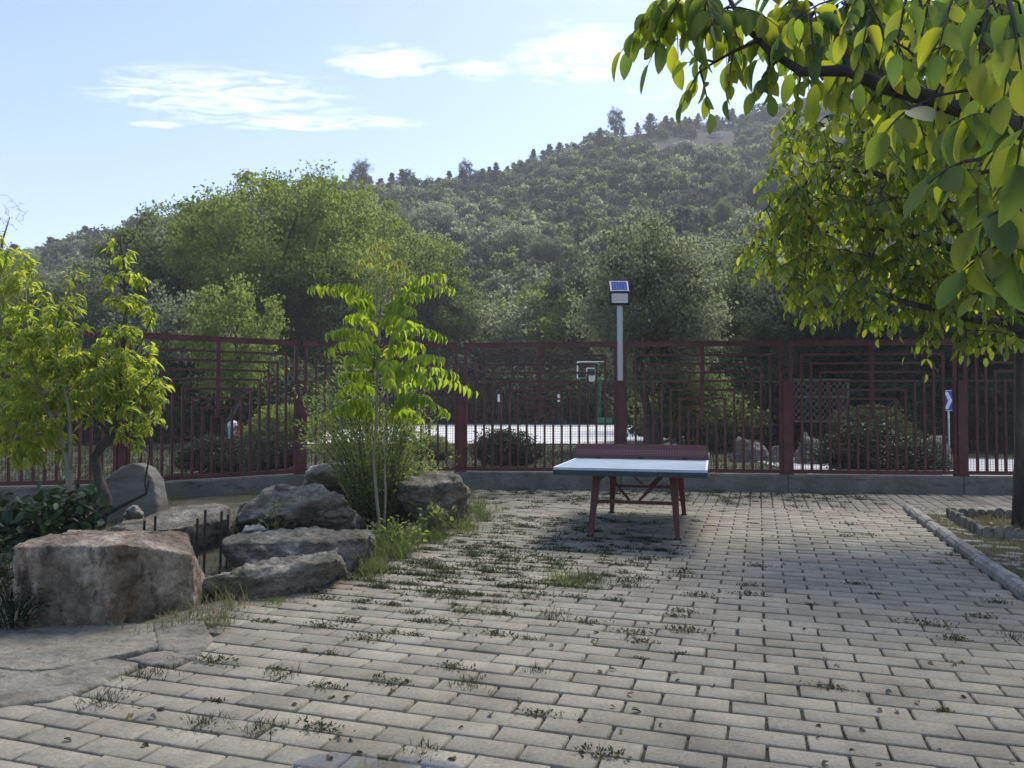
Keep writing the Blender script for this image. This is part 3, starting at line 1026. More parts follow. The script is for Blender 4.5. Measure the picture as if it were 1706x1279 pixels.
# flagstones
flags = empty('flagstone_path', G(150, 1090), None, None)
flags['kind'] = 'structure'
for zf, px in [(0.020, [(-160, 1062), (-20, 1048), (60, 1034), (185, 1049), (258, 1032), (268, 1072), (200, 1085), (105, 1108), (60, 1113), (10, 1100), (-160, 1092)]),
               (0.013, [(-160, 1100), (8, 1105), (62, 1116), (108, 1113), (202, 1091), (238, 1098), (182, 1130), (92, 1160), (-20, 1172), (-160, 1180)]),
               (0.018, [(257, 1031), (345, 1030), (361, 1058), (338, 1081), (310, 1086), (266, 1075)]), (0.015, [(276, 1079), (308, 1089), (334, 1086), (284, 1103), (246, 1098), (210, 1091)]),
               (0.016, [(196, 1046), (318, 1008), (392, 993), (408, 1002), (352, 1025), (262, 1028)]), (0.03, [(-160, 1030), (-160, 1056), (-20, 1043), (50, 1030), (40, 1018), (-40, 1022)])]:
    top = [G(a, b, zf) for a, b in px]
    pts = top + [Vector((q.x, q.y, -0.06)) for q in top]
    rock('flagstone', pts, M['flag'], None, voxel=0.016, amp=0.008, nscale=2.6, fine=0.005, smooth_it=0, strata=0.0, parent=flags)

# iron stakes
for px, y0, d, lab in [(243, 866, 6.5, 'short iron stake, leftmost, against the broad flat rock'), (261, 859, 6.6, 'second iron stake from the left against the broad flat rock'),
                       (309, 888, 6.25, 'short iron stake just behind the right end of the square block'), (322, 884, 6.2, 'iron stake left of the two tallest ones'),
                       (331, 863, 6.15, 'tall iron stake left of the tallest one'), (344, 849, 6.1, 'tallest iron stake between the rocks'),
                       (371, 851, 6.3, 'tall iron stake right of the tallest one'), (382, 856, 6.5, 'rightmost iron stake beside the long flat boulder')]:
    t = P(px, y0, d)
    b = Vector((t.x - 0.015, t.y + 0.01, -0.05))
    m_ = MB().tube([b, b.lerp(t, 0.5) + Vector((0.002, 0, 0)), t], 0.011, 6)
    tag(m_.build('iron_stake', M['iron'], origin=b), lab, 'stake', 'iron stakes between the rocks')

# ------------------------------------------------------------------ fence
fence = empty('steel_fence', (0, 12.7, 0), 'dark red steel fence of nested square bars along the far side', 'fence')
plinth = empty('concrete_plinth', (0, 12.7, 0), 'long low grey concrete plinth under the red fence', 'plinth')
wiref = empty('wire_fence', (0, 12.8, 0), 'thin wire mesh fence standing just behind the red fence', 'fence')
ZB, ZT, WT = 0.27, 2.40, 1.76
for i in range(len(FENCE) - 1):
    a, b = Vector((*FENCE[i], 0)), Vector((*FENCE[i + 1], 0))
    e = (b - a).normalized()
    nrm = Vector((-e.y, e.x, 0))
    L_ = (b - a).length
    at = lambda s, z, o=0.0: a + e * s + nrm * o + Vector((0, 0, z))
    g0, g1 = 0.055, L_ - 0.055
    # panel = outer frame, everything inside it is a sub-part
    fr = MB()
    fr.box(at(L_ / 2, ZT - 0.037), (g1 - g0, 0.06, 0.075), e, nrm)
    fr.box(at(L_ / 2, ZB + 0.05), (g1 - g0, 0.05, 0.06), e, nrm)
    for s in (g0 + 0.025, g1 - 0.025):
        fr.box(at(s, (ZB + 0.08 + ZT - 0.075) / 2), (0.05, 0.05, ZT - ZB - 0.155), e, nrm)
    panel = fr.build('fence_panel', M['red_paint'], fence, origin=a)
    cap = MB().box(at(L_ / 2, ZT + 0.004), (g1 - g0 + 0.01, 0.075, 0.008), e, nrm)
    cap.build('rail_cap', M['red_paint'], panel)
    half = (g1 - g0) / 2 - 0.05
    st = half / 8.55
    for k in range(1, 9):
        x = half - st * k
        zt = ZT - 0.075 - st * k
        u_ = MB()
        w = 0.034
        mid = L_ / 2
        zb = ZB + 0.08
        u_.box(at(mid, zt), (2 * x + w, 0.034, w), e, nrm)
        for s in (-1, 1):
            u_.box(at(mid + s * x, (zb + zt - w / 2) / 2), (w, 0.034, zt - w / 2 - zb), e, nrm)
        u_.build('nested_bar', M['red_paint'], panel)
    zc = ZT - 0.075 - st * 8 + 0.017
    MB().box(at(L_ / 2, (zc + ZT - 0.075) / 2, -0.003), (0.062, 0.046, ZT - 0.075 - zc), e, nrm).build('centre_bar', M['red_paint'], panel)
    # plinth block
    pb = MB().box(at(L_ / 2, ZB / 2 - 0.1, 0.02), (L_ - 0.006, 0.24, ZB + 0.2), e, nrm)
    pb.build('plinth_block', M['concrete'], plinth, origin=a, bevel=0.012)
    # wires
    wr = MB()
    zmid = 1.16 if i not in (6,) else 1.35
    n = int(L_ / 0.041)
    r_ = 0.0036
    for q in range(n + 1):
        s = q * L_ / n
        z1 = WT if q % 4 == 0 else zmid
        wr.box(at(s, (ZB + 0.02 + z1) / 2, 0.13), (r_ if q % 4 else 0.007, r_, z1 - ZB - 0.02), e, nrm)
    z = ZB + 0.05
    while z < zmid:
        wr.box(at(L_ / 2, z, 0.136), (L_, r_, r_), e, nrm)
        z += 0.041
    o = wr.build('wire_mesh', M['wire'], wiref, origin=a)
    o['kind'] = 'stuff'
    MB().box(at(L_ / 2, WT, 0.13), (L_, 0.012, 0.012), e, nrm).build('top_wire', M['grey_wood'], wiref, origin=a)
for i, (x, y) in enumerate(FENCE):
    pa = Vector(FENCE[max(0, i - 1)])
    pb_ = Vector(FENCE[min(len(FENCE) - 1, i + 1)])
    e2 = (pb_ - pa).normalized()
    e = Vector((e2.x, e2.y, 0))
    nrm = Vector((-e.y, e.x, 0))
    m_ = MB().box((x, y, (ZB + WT) / 2 - 0.01), (0.105, 0.09, WT - ZB + 0.02), e, nrm)
    m_.box((x, y, ZB + 0.012), (0.19, 0.13, 0.024), e, nrm)
    for s in (-1, 1):
        m_.bar(Vector((x, y, 0)) + nrm * 0.05 * 0 + e * s * 0.075 + Vector((0, 0, WT - 0.02)), Vector((x, y, 0)) + e * s * 0.075 + Vector((0, 0, ZB + 0.03)), 0.05, 0.056)
    m_.build('fence_post', M['red_paint'], fence, origin=(x, y, ZB))

# ------------------------------------------------------------------ solar lamp on the fence post
lx, ly = FENCE[4]
lamp = empty('solar_lamp', (lx, ly - 0.03, 1.75), 'solar floodlight on a square pale post rising from the red fence', 'lamp')
MB().box((lx - 0.01, ly - 0.035, (1.77 + 3.02) / 2), (0.082, 0.082, 1.25)).build('pole', M['pole'], lamp, bevel=0.006)
MB().box((lx - 0.01, ly - 0.035, 1.762), (0.13, 0.10, 0.016)).build('base_plate', M['red_paint'], lamp)
hd = MB()
hc = Vector((lx - 0.02, ly - 0.09, 3.11))
hd.box(hc, (0.34, 0.07, 0.225))
head = hd.build('lamp_head', M['black_plastic'], lamp, bevel=0.008)
MB().box(hc + Vector((0, -0.037, -0.002)), (0.262, 0.006, 0.150)).build('lens', M['lens'], head)
MB().box(hc + Vector((0, -0.041, -0.066)), (0.22, 0.004, 0.02)).build('light_strip', M['white_paint'], head)
MB().bar(hc + Vector((0, 0.03, -0.09)), (lx - 0.01, ly - 0.035, 3.0), 0.05, 0.02).build('bracket', M['black_plastic'], lamp)
tl = R(50)
ay = Vector((0, math.cos(tl), math.sin(tl)))
az = Vector((0, -math.sin(tl), math.cos(tl)))
pc = hc + Vector((0, 0.05, 0.205))
sp = MB().box(pc, (0.30, 0.235, 0.018), (1, 0, 0), ay, az).build('solar_panel', M['white_paint'], lamp)
for q in range(6):
    for r_ in range(2):
        MB().box(pc + Vector((1, 0, 0)) * (-0.106 + q * 0.0425) + ay * (-0.052 + r_ * 0.104) + az * 0.011, (0.038, 0.098, 0.004), (1, 0, 0), ay, az).build('solar_cell', M['solar_cell'], sp)
MB().bar(pc - az * 0.012, hc + Vector((0, 0.03, 0.09)), 0.06, 0.02).build('bracket', M['black_plastic'], lamp)

# ------------------------------------------------------------------ table tennis table
TA = R(14.6)
tu, tv_ = Vector((math.cos(TA), -math.sin(TA), 0)), Vector((math.sin(TA), math.cos(TA), 0))
tc_ = Vector((1.155, 7.70, 0)) + tv_ * 1.37
tbl = empty('table_tennis_table', tc_, 'outdoor table tennis table with pale blue top and dark red legs on the paving', 'table')
tp = lambda a, b, z: tc_ + tu * a + tv_ * b + Vector((0, 0, z))
UZ = Vector((0, 0, 1))
for s in (-1, 1):
    half = MB().box(tp(0, s * 0.686, 0.747), (1.525, 1.366, 0.026), tu, tv_).build('table_top', M['table_top'], tbl, bevel=0.003)
    ed = MB()
    for a in (-1, 1):
        ed.box(tp(a * 0.753, s * 0.686, 0.708), (0.02, 1.366, 0.05), tu, tv_)
    ed.box(tp(0, s * 1.36, 0.708), (1.486, 0.02, 0.05), tu, tv_)
    ed.box(tp(0, s * 0.02, 0.708), (1.486, 0.02, 0.05), tu, tv_)
    ed.build('apron', M['table_edge'], half)
    ln_ = MB()
    for a in (-1, 1):
        ln_.box(tp(a * 0.7505, s * 0.69, 0.7612), (0.02, 1.32, 0.0016), tu, tv_)
    ln_.box(tp(0, s * 1.358, 0.7612), (1.48, 0.02, 0.0016), tu, tv_)
    ln_.build('edge_line', M['white_paint'], half)
legs = {}
for sx in (-1, 1):
    for sy in (-1, 1):
        top = tp(sx * 0.40, sy * 0.70, 0.715)
        bot = tp(sx * 0.455, sy * 0.90, 0.0)
        # tapered leg
        m_ = MB()
        b4 = [bot + tu * (sa * 0.024) + tv_ * (sb * 0.028) for sa, sb in ((-1, -1), (1, -1), (1, 1), (-1, 1))]
        t4 = [top + tu * (sa * 0.045) + tv_ * (sb * 0.040) for sa, sb in ((-1, -1), (1, -1), (1, 1), (-1, 1))]
        m_.hexa(b4, t4)
        m_.build('leg', M['table_red'], tbl, bevel=0.004)
        MB().box(bot + UZ * 0.006, (0.075, 0.08, 0.012), tu, tv_).build('foot', M['iron'], tbl)
        legs[sx, sy] = (top, bot)
for sy in (-1, 1):
    l0 = legs[-1, sy][1].lerp(legs[-1, sy][0], 0.50)
    l1 = legs[1, sy][1].lerp(legs[1, sy][0], 0.50)
    MB().bar(l0 + tu * 0.028, l1 - tu * 0.028, 0.035, 0.035).build('stretcher', M['table_red'], tbl)
    mid = (l0 + l1) / 2
    for sx in (-1, 1):
        MB().bar(mid + tu * sx * 0.05 + UZ * 0.02, tp(sx * 0.36, sy * 0.62, 0.70), 0.022, 0.022).build('brace', M['table_red'], tbl)
for sx in (-1, 1):
    MB().bar(legs[sx, -1][1].lerp(legs[sx, -1][0], 0.80), legs[sx, 1][1].lerp(legs[sx, 1][0], 0.80), 0.03, 0.03).build('side_rail', M['table_red'], tbl)
# net: a steel sheet with rounded upper corners
prof = [(-0.765, 0.0), (0.765, 0.0), (0.765, 0.115)]
for k in range(7):
    an = math.pi / 2 * k / 6
    prof.append((0.765 - 0.05 + 0.05 * math.cos(an), 0.115 + 0.05 * math.sin(an)))
for k in range(7):
    an = math.pi / 2 + math.pi / 2 * k / 6
    prof.append((-0.765 + 0.05 + 0.05 * math.cos(an), 0.115 + 0.05 * math.sin(an)))
k = len(prof)
me = bpy.data.meshes.new('net')
vs = [(x, -0.006, z) for x, z in prof] + [(x, 0.006, z) for x, z in prof]
me.from_pydata(vs, [], [tuple(range(k)), tuple(reversed(range(k, 2 * k)))] + [(i, k + i, k + (i + 1) % k, (i + 1) % k) for i in range(k)])
me.materials.append(M['net'])
net = link_mesh('net', me, tbl, tp(0, 0, 0.7605))
net.rotation_euler = (0, 0, -TA)
for a in (-0.5, 0.0, 0.5):
    MB().box(tp(a, -0.022, 0.772), (0.04, 0.03, 0.022), tu, tv_).build('net_clamp', M['iron'], tbl)

# ------------------------------------------------------------------ tree pit edging
pit = empty('tree_pit_edging', G(1632, 893), 'low edging of pointed pale stones round the walnut trunk', 'edging')
A_ = Vector((G(1632, 893).x, G(1632, 893).y, 0))
du, dv = Vector((CA, -SA, 0)), Vector((SA, CA, 0))
es = []
for i in range(3):
    m_ = MB()
    w, t_, h = 0.046, 0.025, 0.115 + 0.008 * i
    prof = [(-w, -0.04), (w, -0.04), (w, h * 0.78), (w * 0.45, h * 0.97), (0, h), (-w * 0.45, h * 0.97), (-w, h * 0.78)]
    k = len(prof)
    vs = [(x, -t_, z) for x, z in prof] + [(x, t_, z) for x, z in prof]
    me = bpy.data.meshes.new('edging_stone')
    me.from_pydata(vs, [], [tuple(range(k)), tuple(reversed(range(k, 2 * k)))] + [(q, k + q, k + (q + 1) % k, (q + 1) % k) for q in range(k)])
    me.materials.append(M['edging'])
    es.append(me)
PITN = 15
cnt = 0
for side in range(4):
    for i in range(PITN):
        s = (i + 0.5) * 0.1
        if side == 0:
            p, ang = A_ + du * s, -PAVE_A
        elif side == 1:
            p, ang = A_ + dv * s, -PAVE_A + math.pi / 2
        elif side == 2:
            p, ang = A_ + dv * 1.5 + du * s, -PAVE_A
        else:
            p, ang = A_ + du * 1.5 + dv * s, -PAVE_A + math.pi / 2
        if abs(p.x / p.y) > 0.69:
            continue
        o = bpy.data.objects.new('edging_stone', es[cnt % 3])
        COL.objects.link(o)
        o.parent = pit
        o.location = p - ORG[pit.name] + Vector((0, 0, prng.uniform(-0.015, 0.006)))
        o.rotation_euler = (prng.uniform(-0.08, 0.08), prng.uniform(-0.06, 0.06), ang + prng.uniform(-0.05, 0.05))
        cnt += 1

# ------------------------------------------------------------------ basketball stand
bd = 50.0
bb = P(1000, 706, bd)
bb.z = 0
hoop = empty('basketball_stand', bb, 'green basketball stand with clear white-framed backboard on the far court', 'basketball stand')
px2 = lambda px, py, d=bd: P(px, py, d)
base = MB().box(px2(1003, 700) + Vector((0.1, 0.2, 0)), (1.0, 1.4, 0.36)).build('base', M['green_paint'], hoop, bevel=0.03)
po = MB()
b0, b1 = px2(998.5, 697), px2(1000.5, 636)
po.tube([b0 + Vector((0, 0.4, 0)), b1 + Vector((0, 0.4, 0))], [0.17, 0.11], 10)
po.build('pole', M['green_paint'], hoop, smooth=True)
ar = MB()
bc = px2(985, 616, bd - 1.2)
ar.bar(b1 + Vector((0, 0.4, -0.05)), bc + Vector((0.2, 0.06, -0.35)), 0.16, 0.16)
ar.bar(b1 + Vector((0, 0.4, 0.1)), bc + Vector((0.1, 0.06, 0.15)), 0.07, 0.07)
ar.build('arm', M['green_paint'], hoop)
m_, N_, L2, out_ = new_mat('clear_board')
gb = N_.new('ShaderNodeBsdfPrincipled')
gb.inputs['Base Color'].default_value = (0.85, 0.9, 0.88, 1)
gb.inputs['Roughness'].default_value = 0.05
gb.inputs['Transmission Weight'].default_value = 1.0
gb.inputs['IOR'].default_value = 1.05
L2.new(gb.outputs[0], out_.inputs[0])
M['clear'] = m_
board = MB().box(bc, (1.72, 0.02, 0.98)).build('backboard', M['clear'], hoop)
fm = MB()
for s in (-1, 1):
    fm.box(bc + Vector((s * 0.87, 0, 0)), (0.07, 0.05, 1.08))
fm.box(bc + Vector((0, 0, 0.51)), (1.67, 0.05, 0.07))
fm.build('board_frame', M['white_paint'], board)
MB().box(bc + Vector((0, 0, -0.52)), (1.67, 0.06, 0.09)).build('board_padding', M['green_paint'], board)
fm = MB()
for s in (-1, 1):
    fm.box(bc + Vector((s * 0.275, -0.02, -0.13)), (0.055, 0.015, 0.52))
fm.box(bc + Vector((0, -0.02, 0.105)), (0.495, 0.015, 0.055))
fm.build('target_square', M['white_paint'], board)
rc = bc + Vector((0, -0.38, -0.36))
ring = [rc + Vector((0.225 * math.cos(a), 0.225 * math.sin(a), 0)) for a in np.linspace(0, 2 * math.pi, 17)]
rim = MB().tube(ring, 0.018, 6).build('rim', M['rust'], hoop)
nt_ = MB()
for k in range(12):
    a = 2 * math.pi * k / 12
    for s in (-1, 1):
        a2 = a + s * 0.5
        nt_.tube([rc + Vector((0.225 * math.cos(a), 0.225 * math.sin(a), 0)), rc + Vector((0.15 * math.cos(a2), 0.15 * math.sin(a2), -0.42))], 0.012, 4)
nt_.build('net', M['white_paint'], hoop)

# ------------------------------------------------------------------ small gate house and lattice beyond the court
gh0, gh1 = P(862, 703, 52.5), P(942, 703, 52.5)
gh = empty('garden_gate', Vector((gh0.x, 52.5, 0)), 'brown lattice gate under a pale beam at the far side of the court', 'gate')
w_ = gh1.x - gh0.x
for s in (0.0, 0.55, 1.0):
    MB().box((gh0.x + w_ * s, 52.5, 1.2), (0.13, 0.13, 2.4)).build('post', M['grey_wood'], gh)
MB().box((gh0.x + w_ * 0.3, 52.45, 2.48), (w_ * 0.72, 0.22, 0.14)).build('beam', M['grey_wood'], gh)
MB().box((gh0.x + w_ * 0.3, 52.45, 2.70), (w_ * 0.80, 0.4, 0.08)).build('beam', M['grey_wood'], gh)
for k in range(-4, 13):
    for s in (-1, 1):
        x0 = gh0.x + 0.1 + k * 0.2
        x1 = x0 + s * 2.2
        lo, hi = Vector((x0, 52.5 + s * 0.02, 0.1)), Vector((x1, 52.5 + s * 0.02, 2.3))
        a, b = gh0.x + 0.08, gh0.x + w_ * 0.53
        q0, q1 = 0.0, 1.0
        for lim, up in ((a, False), (b, True)):
            pass
        xs = sorted([(a - lo.x) / (hi.x - lo.x), (b - lo.x) / (hi.x - lo.x)])
        q0, q1 = max(0.0, xs[0]), min(1.0, xs[1])
        if q1 - q0 > 0.08:
            MB().bar(lo.lerp(hi, q0), lo.lerp(hi, q1), 0.025, 0.045).build('slat', M['rust'], gh)
MB().box((gh0.x + w_ * 0.775, 52.5, 1.1), (w_ * 0.40, 0.06, 2.1)).build('door', M['door_grey'], gh)
for px, lab in ((831, 'left'), (931, 'right')):
    q = P(px, 663, 49.5)
    ln_ = empty('garden_lantern', Vector((q.x, q.y, 0)), 'white box lantern on a dark post at the %s end of the garden gate' % lab, 'lantern', 'lanterns by the garden gate')
    MB().tube([(q.x, q.y, 0), (q.x, q.y, q.z - 0.25)], 0.04, 6).build('post', M['iron'], ln_)
    MB().box(q, (0.17, 0.17, 0.5)).build('lamp_box', M['white_paint'], ln_, bevel=0.02)
    MB().box(q + Vector((0, 0, 0.3)), (0.26, 0.26, 0.08)).build('cap', M['iron'], ln_)

ld = 21.0
l0, l1 = P(1316, 700, ld), P(1412, 700, ld)
lat = empty('lattice_fence', Vector((l0.x, ld, 0)), 'grey diamond lattice fence panel among the bushes right of the court', 'fence')
zt, zb_ = P(0, 632, ld).z, P(0, 702, ld).z
for z in (zb_, (zb_ + zt) / 2 + 0.1, zt):
    MB().box(((l0.x + l1.x) / 2, ld - 0.02, z), (l1.x - l0.x, 0.03, 0.035)).build('rail', M['lattice'], lat)
for x in (l0.x, l1.x):
    MB().box((x, ld, zt / 2), (0.06, 0.06, zt)).build('post', M['lattice'], lat)
hh = zt - zb_
for k in range(-8, 18):
    for s in (-1, 1):
        lo = Vector((l0.x + k * 0.16, ld + s * 0.008, zb_))
        hi = lo + Vector((s * hh * 0.85, 0, hh))
        xs = sorted([(l0.x - lo.x) / (hi.x - lo.x), (l1.x - lo.x) / (hi.x - lo.x)])
        q0, q1 = max(0, xs[0]), min(1, xs[1])
        if q1 - q0 > 0.05:
            MB().bar(lo.lerp(hi, q0), lo.lerp(hi, q1), 0.01, 0.016).build('slat', M['lattice'], lat)

# ------------------------------------------------------------------ chevron sign
sg = P(1580, 667, 22.5)
sign = empty('chevron_sign', Vector((sg.x, sg.y, 0)), 'blue road sign with a white chevron pointing right', 'sign')
MB().tube([(sg.x + 0.02, sg.y + 0.04, -0.03), (sg.x + 0.02, sg.y + 0.04, sg.z + 0.28)], 0.03, 8).build('post', M['white_paint'], sign)
pl = MB().box(sg, (0.30, 0.02, 0.60)).build('sign_plate', M['blue_paint'], sign)
ch = MB()
fx = sg.y - 0.013
for s in (-1, 1):
    pts = [(-0.125, s * 0.25), (-0.02, s * 0.25), (0.10, 0.0), (-0.01, 0.0)]
    vs = [(sg.x + x, fx, sg.z + z) for x, z in pts]
    ch.add(vs, [(0, 1, 2, 3) if s < 0 else (3, 2, 1, 0)])
ch.build('chevron', M['white_paint'], pl)
fm = MB()
for s in (-1, 1):
    fm.box(sg + Vector((0, -0.012, s * 0.288)), (0.29, 0.004, 0.015))
    fm.box(sg + Vector((s * 0.141, -0.012, 0)), (0.012, 0.004, 0.56))
fm.build('border', M['white_paint'], pl)

# ------------------------------------------------------------------ bin by the flower bed
bn = P(388, 733, 27)
bn.z = -0.05
bin_ = empty('litter_bin', bn, 'light blue bin with a pale lid behind the left fence panel', 'bin')
MB().tube([bn, bn + Vector((0, 0, 0.62))], [0.15, 0.19], 14).build('body', M['sky_blue'], bin_, smooth=False)
MB().tube([bn + Vector((0, 0, 0.625)), bn + Vector((0, 0, 0.75)), bn + Vector((0, 0, 0.84))], [0.2, 0.18, 0.07], 14).build('lid', M['white_paint'], bin_)

# boulders beyond the fence
OB = [(1250, 757, 728, 66, 19.5, 'brown boulder with a sunlit pale top beyond the fence, right of the table', 'rock'),
      (1352, 772, 716, 62, 18.5, 'tall grey boulder beyond the fence below the lattice', 'rock'),
      (1398, 778, 738, 44, 18.0, 'slanting boulder with a bright edge beyond the fence', 'rock_pale'),
      (1470, 790, 728, 90, 17.0, 'broad dark boulder beyond the fence with a pale rim', 'rock'),
      (1553, 782, 716, 64, 17.0, 'boulder with a pale crown left of the chevron sign', 'rock'),
      (1300, 760, 736, 40, 19.0, 'small stone beyond the fence beside the brown boulder', 'rock'),
      (1110, 760, 735, 50, 21.0, 'low pale stone beyond the fence behind the table net', 'rock_pale')]
for px, yb, yt, wpx, d, lab, mt in OB:
    c0 = P(px, yb, d)
    hw = wpx / F * d / 2 * 1.25
    h_ = P(px, yt, d).z
    pts = []
    for k in range(9):
        a = 2 * math.pi * k / 9
        pts.append(Vector((c0.x + hw * math.cos(a), d + hw * 0.8 * math.sin(a), -0.15)))
        q = prng.uniform(0.25, 0.75)
        pts.append(Vector((c0.x + hw * q * math.cos(a + 0.3), d + hw * 0.7 * q * math.sin(a + 0.3), h_ * prng.uniform(0.2, 1.0))))
    rock('boulder', pts, M[mt], lab, voxel=0.045, amp=0.08, nscale=2.0, fine=0.02, smooth_it=4, group='boulders beyond the fence')

# ------------------------------------------------------------------ trees: shared builders


def crown_points(n_clump, per, R3, seed, shell=0.55, clump_r=0.16, flat=0.8):
    q = np.random.RandomState(seed)
    d = q.normal(size=(n_clump, 3))
    d /= np.linalg.norm(d, axis=1, keepdims=True)
    rad = shell + (1 - shell) * q.rand(n_clump) ** 0.6
    bumps = 1 + 0.22 * np.sin(d[:, 0] * 5 + seed) * np.cos(d[:, 1] * 4 + seed * 2) + 0.15 * q.normal(size=n_clump)
    bumps = np.clip(bumps, 0.6, 1.08)
    c = d * (rad * bumps)[:, None]
    c[:, 2] = np.where(c[:, 2] < 0, c[:, 2] * flat, c[:, 2])
    c *= np.array(R3)[None, :]
    sz = clump_r * (0.6 + 0.8 * q.rand(n_clump)) * np.mean(R3)
    off = np.clip(q.normal(size=(n_clump, per, 3)), -1.7, 1.7) * sz[:, None, None] * np.array([1, 1, 0.65])
    pts = (c[:, None, :] + off).reshape(-1, 3)
    return pts, c, q


def make_tree(seed, R3, trunk_h, leaf, n_clump=150, per=60, mat='leaf_mid', lean=0.0, trunks=1, trunk_r=0.14, clump_r=0.16, shell=0.5):
    """returns (trunk mesh, crown mesh, height); base at the origin"""
    pts, cl, q = crown_points(n_clump, per, R3, seed, shell, clump_r)
    cz = trunk_h + R3[2] * 0.75
    pts[:, 2] += cz
    cl[:, 2] += cz
    pts[:, 2] = np.maximum(pts[:, 2], 0.3)
    n = len(pts)
    dirs = q.normal(size=(n, 3))
    dirs[:, 2] -= 0.5
    ups = q.normal(size=(n, 3))
    ups[:, 2] += 0.8
    Ln = leaf * (0.7 + 0.6 * q.rand(n))
    crown = foliage_mesh('crown', T_RHOMB, pts, dirs, ups, Ln, Ln * 0.33, M[mat])
    tb = MB()
    for t in range(trunks):
        sx = (t - (trunks - 1) / 2) * 0.5
        path = [Vector((sx * 0.3, 0, -0.2))]
        for k in range(1, 6):
            s = k / 5
            path.append(Vector((sx * (0.3 + 1.6 * s) + lean * s + 0.12 * q.normal(), 0.12 * q.normal(), trunk_h * 1.0 * s + R3[2] * 0.7 * s)))
        rr = [trunk_r * (1.25 - 0.95 * k / 5) for k in range(6)]
        tb.tube(path, rr, 7)
        order = q.permutation(n_clump)[:int(26 / trunks)]
        for ci in order:
            e = Vector(cl[ci])
            s0 = path[q.randint(2, 6)]
            if s0.z > e.z + 0.3:
                s0 = path[2]
            mid = s0.lerp(e, 0.5) + Vector((0, 0, 0.15 * (e - s0).length * q.uniform(-0.3, 1)))
            tb.tube([s0, mid, e], [trunk_r * 0.35, trunk_r * 0.22, trunk_r * 0.07], 4, cap=False)
    me = bpy.data.meshes.new('trunk')
    me.from_pydata(tb.v, [], tb.f)
    me.materials.append(M['bark'])
    return me, crown, float(pts[:, 2].max())


def place_tree(var, name, loc, height, label, cat='tree', group=None, rz=0.0, mat=None, wide=1.0):
    tr, cr, h0 = var
    s = height / h0
    t = empty(name, loc, label, cat, group)
    t.scale = (s * wide, s * wide, s)
    t.rotation_euler = (0, 0, rz)
    for nm, me in (('trunk', tr), ('crown', cr)):
        if me is None:
            continue
        o = bpy.data.objects.new(nm, me)
        COL.objects.link(o)
        o.parent = t
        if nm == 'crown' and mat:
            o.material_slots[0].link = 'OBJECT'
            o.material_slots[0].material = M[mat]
    return t


TV = {
    'broad': make_tree(21, (3.6, 3.4, 2.9), 2.6, 0.105, 300, 190, 'leaf_light', trunk_r=0.20, clump_r=0.075, shell=0.35),
    'round': make_tree(22, (2.4, 2.4, 2.6), 2.0, 0.105, 260, 150, 'leaf_mid', trunk_r=0.16, clump_r=0.09, shell=0.45),
    'tall': make_tree(23, (1.7, 1.7, 3.4), 2.2, 0.10, 300, 120, 'leaf_grey', trunk_r=0.13, clump_r=0.13, shell=0.4),
    'fork': make_tree(24, (2.0, 1.9, 2.6), 2.0, 0.10, 340, 100, 'leaf_grey', trunks=2, trunk_r=0.13, clump_r=0.11, shell=0.4),
    'airy': make_tree(25, (1.8, 1.8, 2.0), 1.6, 0.13, 130, 60, 'leaf_grey', trunk_r=0.09, clump_r=0.11, shell=0.4),
    'bush': make_tree(26, (1.5, 1.5, 1.2), 0.2, 0.11, 200, 80, 'leaf_mid', trunk_r=0.05, clump_r=0.14),
}


def make_pine(seed):
    q = np.random.RandomState(seed)
    h = 4.6
    P_, D_ = [], []
    for k in range(18):
        z = 0.7 + (h - 0.8) * k / 17
        r = (1.6 * (1 - k / 18.5) ** 1.0) * q.uniform(0.75, 1.2)
        nb = 6
        for b in range(nb):
            a = q.uniform(0, 2 * math.pi)
            rr = r * q.uniform(0.6, 1.15)
            m = 26
            s = q.rand(m) ** 0.7
            P_.append(np.stack([np.cos(a) * rr * s + q.normal(size=m) * 0.07, np.sin(a) * rr * s + q.normal(size=m) * 0.07, z + 0.18 * s + q.normal(size=m) * 0.06], 1))
            dd = np.tile([np.cos(a), np.sin(a), 0.5], (m, 1)) + q.normal(size=(m, 3)) * 0.6
            D_.append(dd)
    pos, dirs = np.concatenate(P_), np.concatenate(D_)
    n = len(pos)
    ups = q.normal(size=(n, 3))
    Ln = 0.22 * (0.7 + 0.6 * q.rand(n))
    cr = foliage_mesh('crown', T_RHOMB, pos, dirs, ups, Ln, Ln * 0.22, M['leaf_pine'])
    tb = MB().tube([(0, 0, -0.3), (0.03, 0, h * 0.5), (0, 0.02, h)], [0.12, 0.08, 0.015], 6)
    me = bpy.data.meshes.new('trunk')
    me.from_pydata(tb.v, [], tb.f)
    me.materials.append(M['bark'])
    return me, cr, float(pos[:, 2].max())


PV_ = [make_pine(31), make_pine(32)]

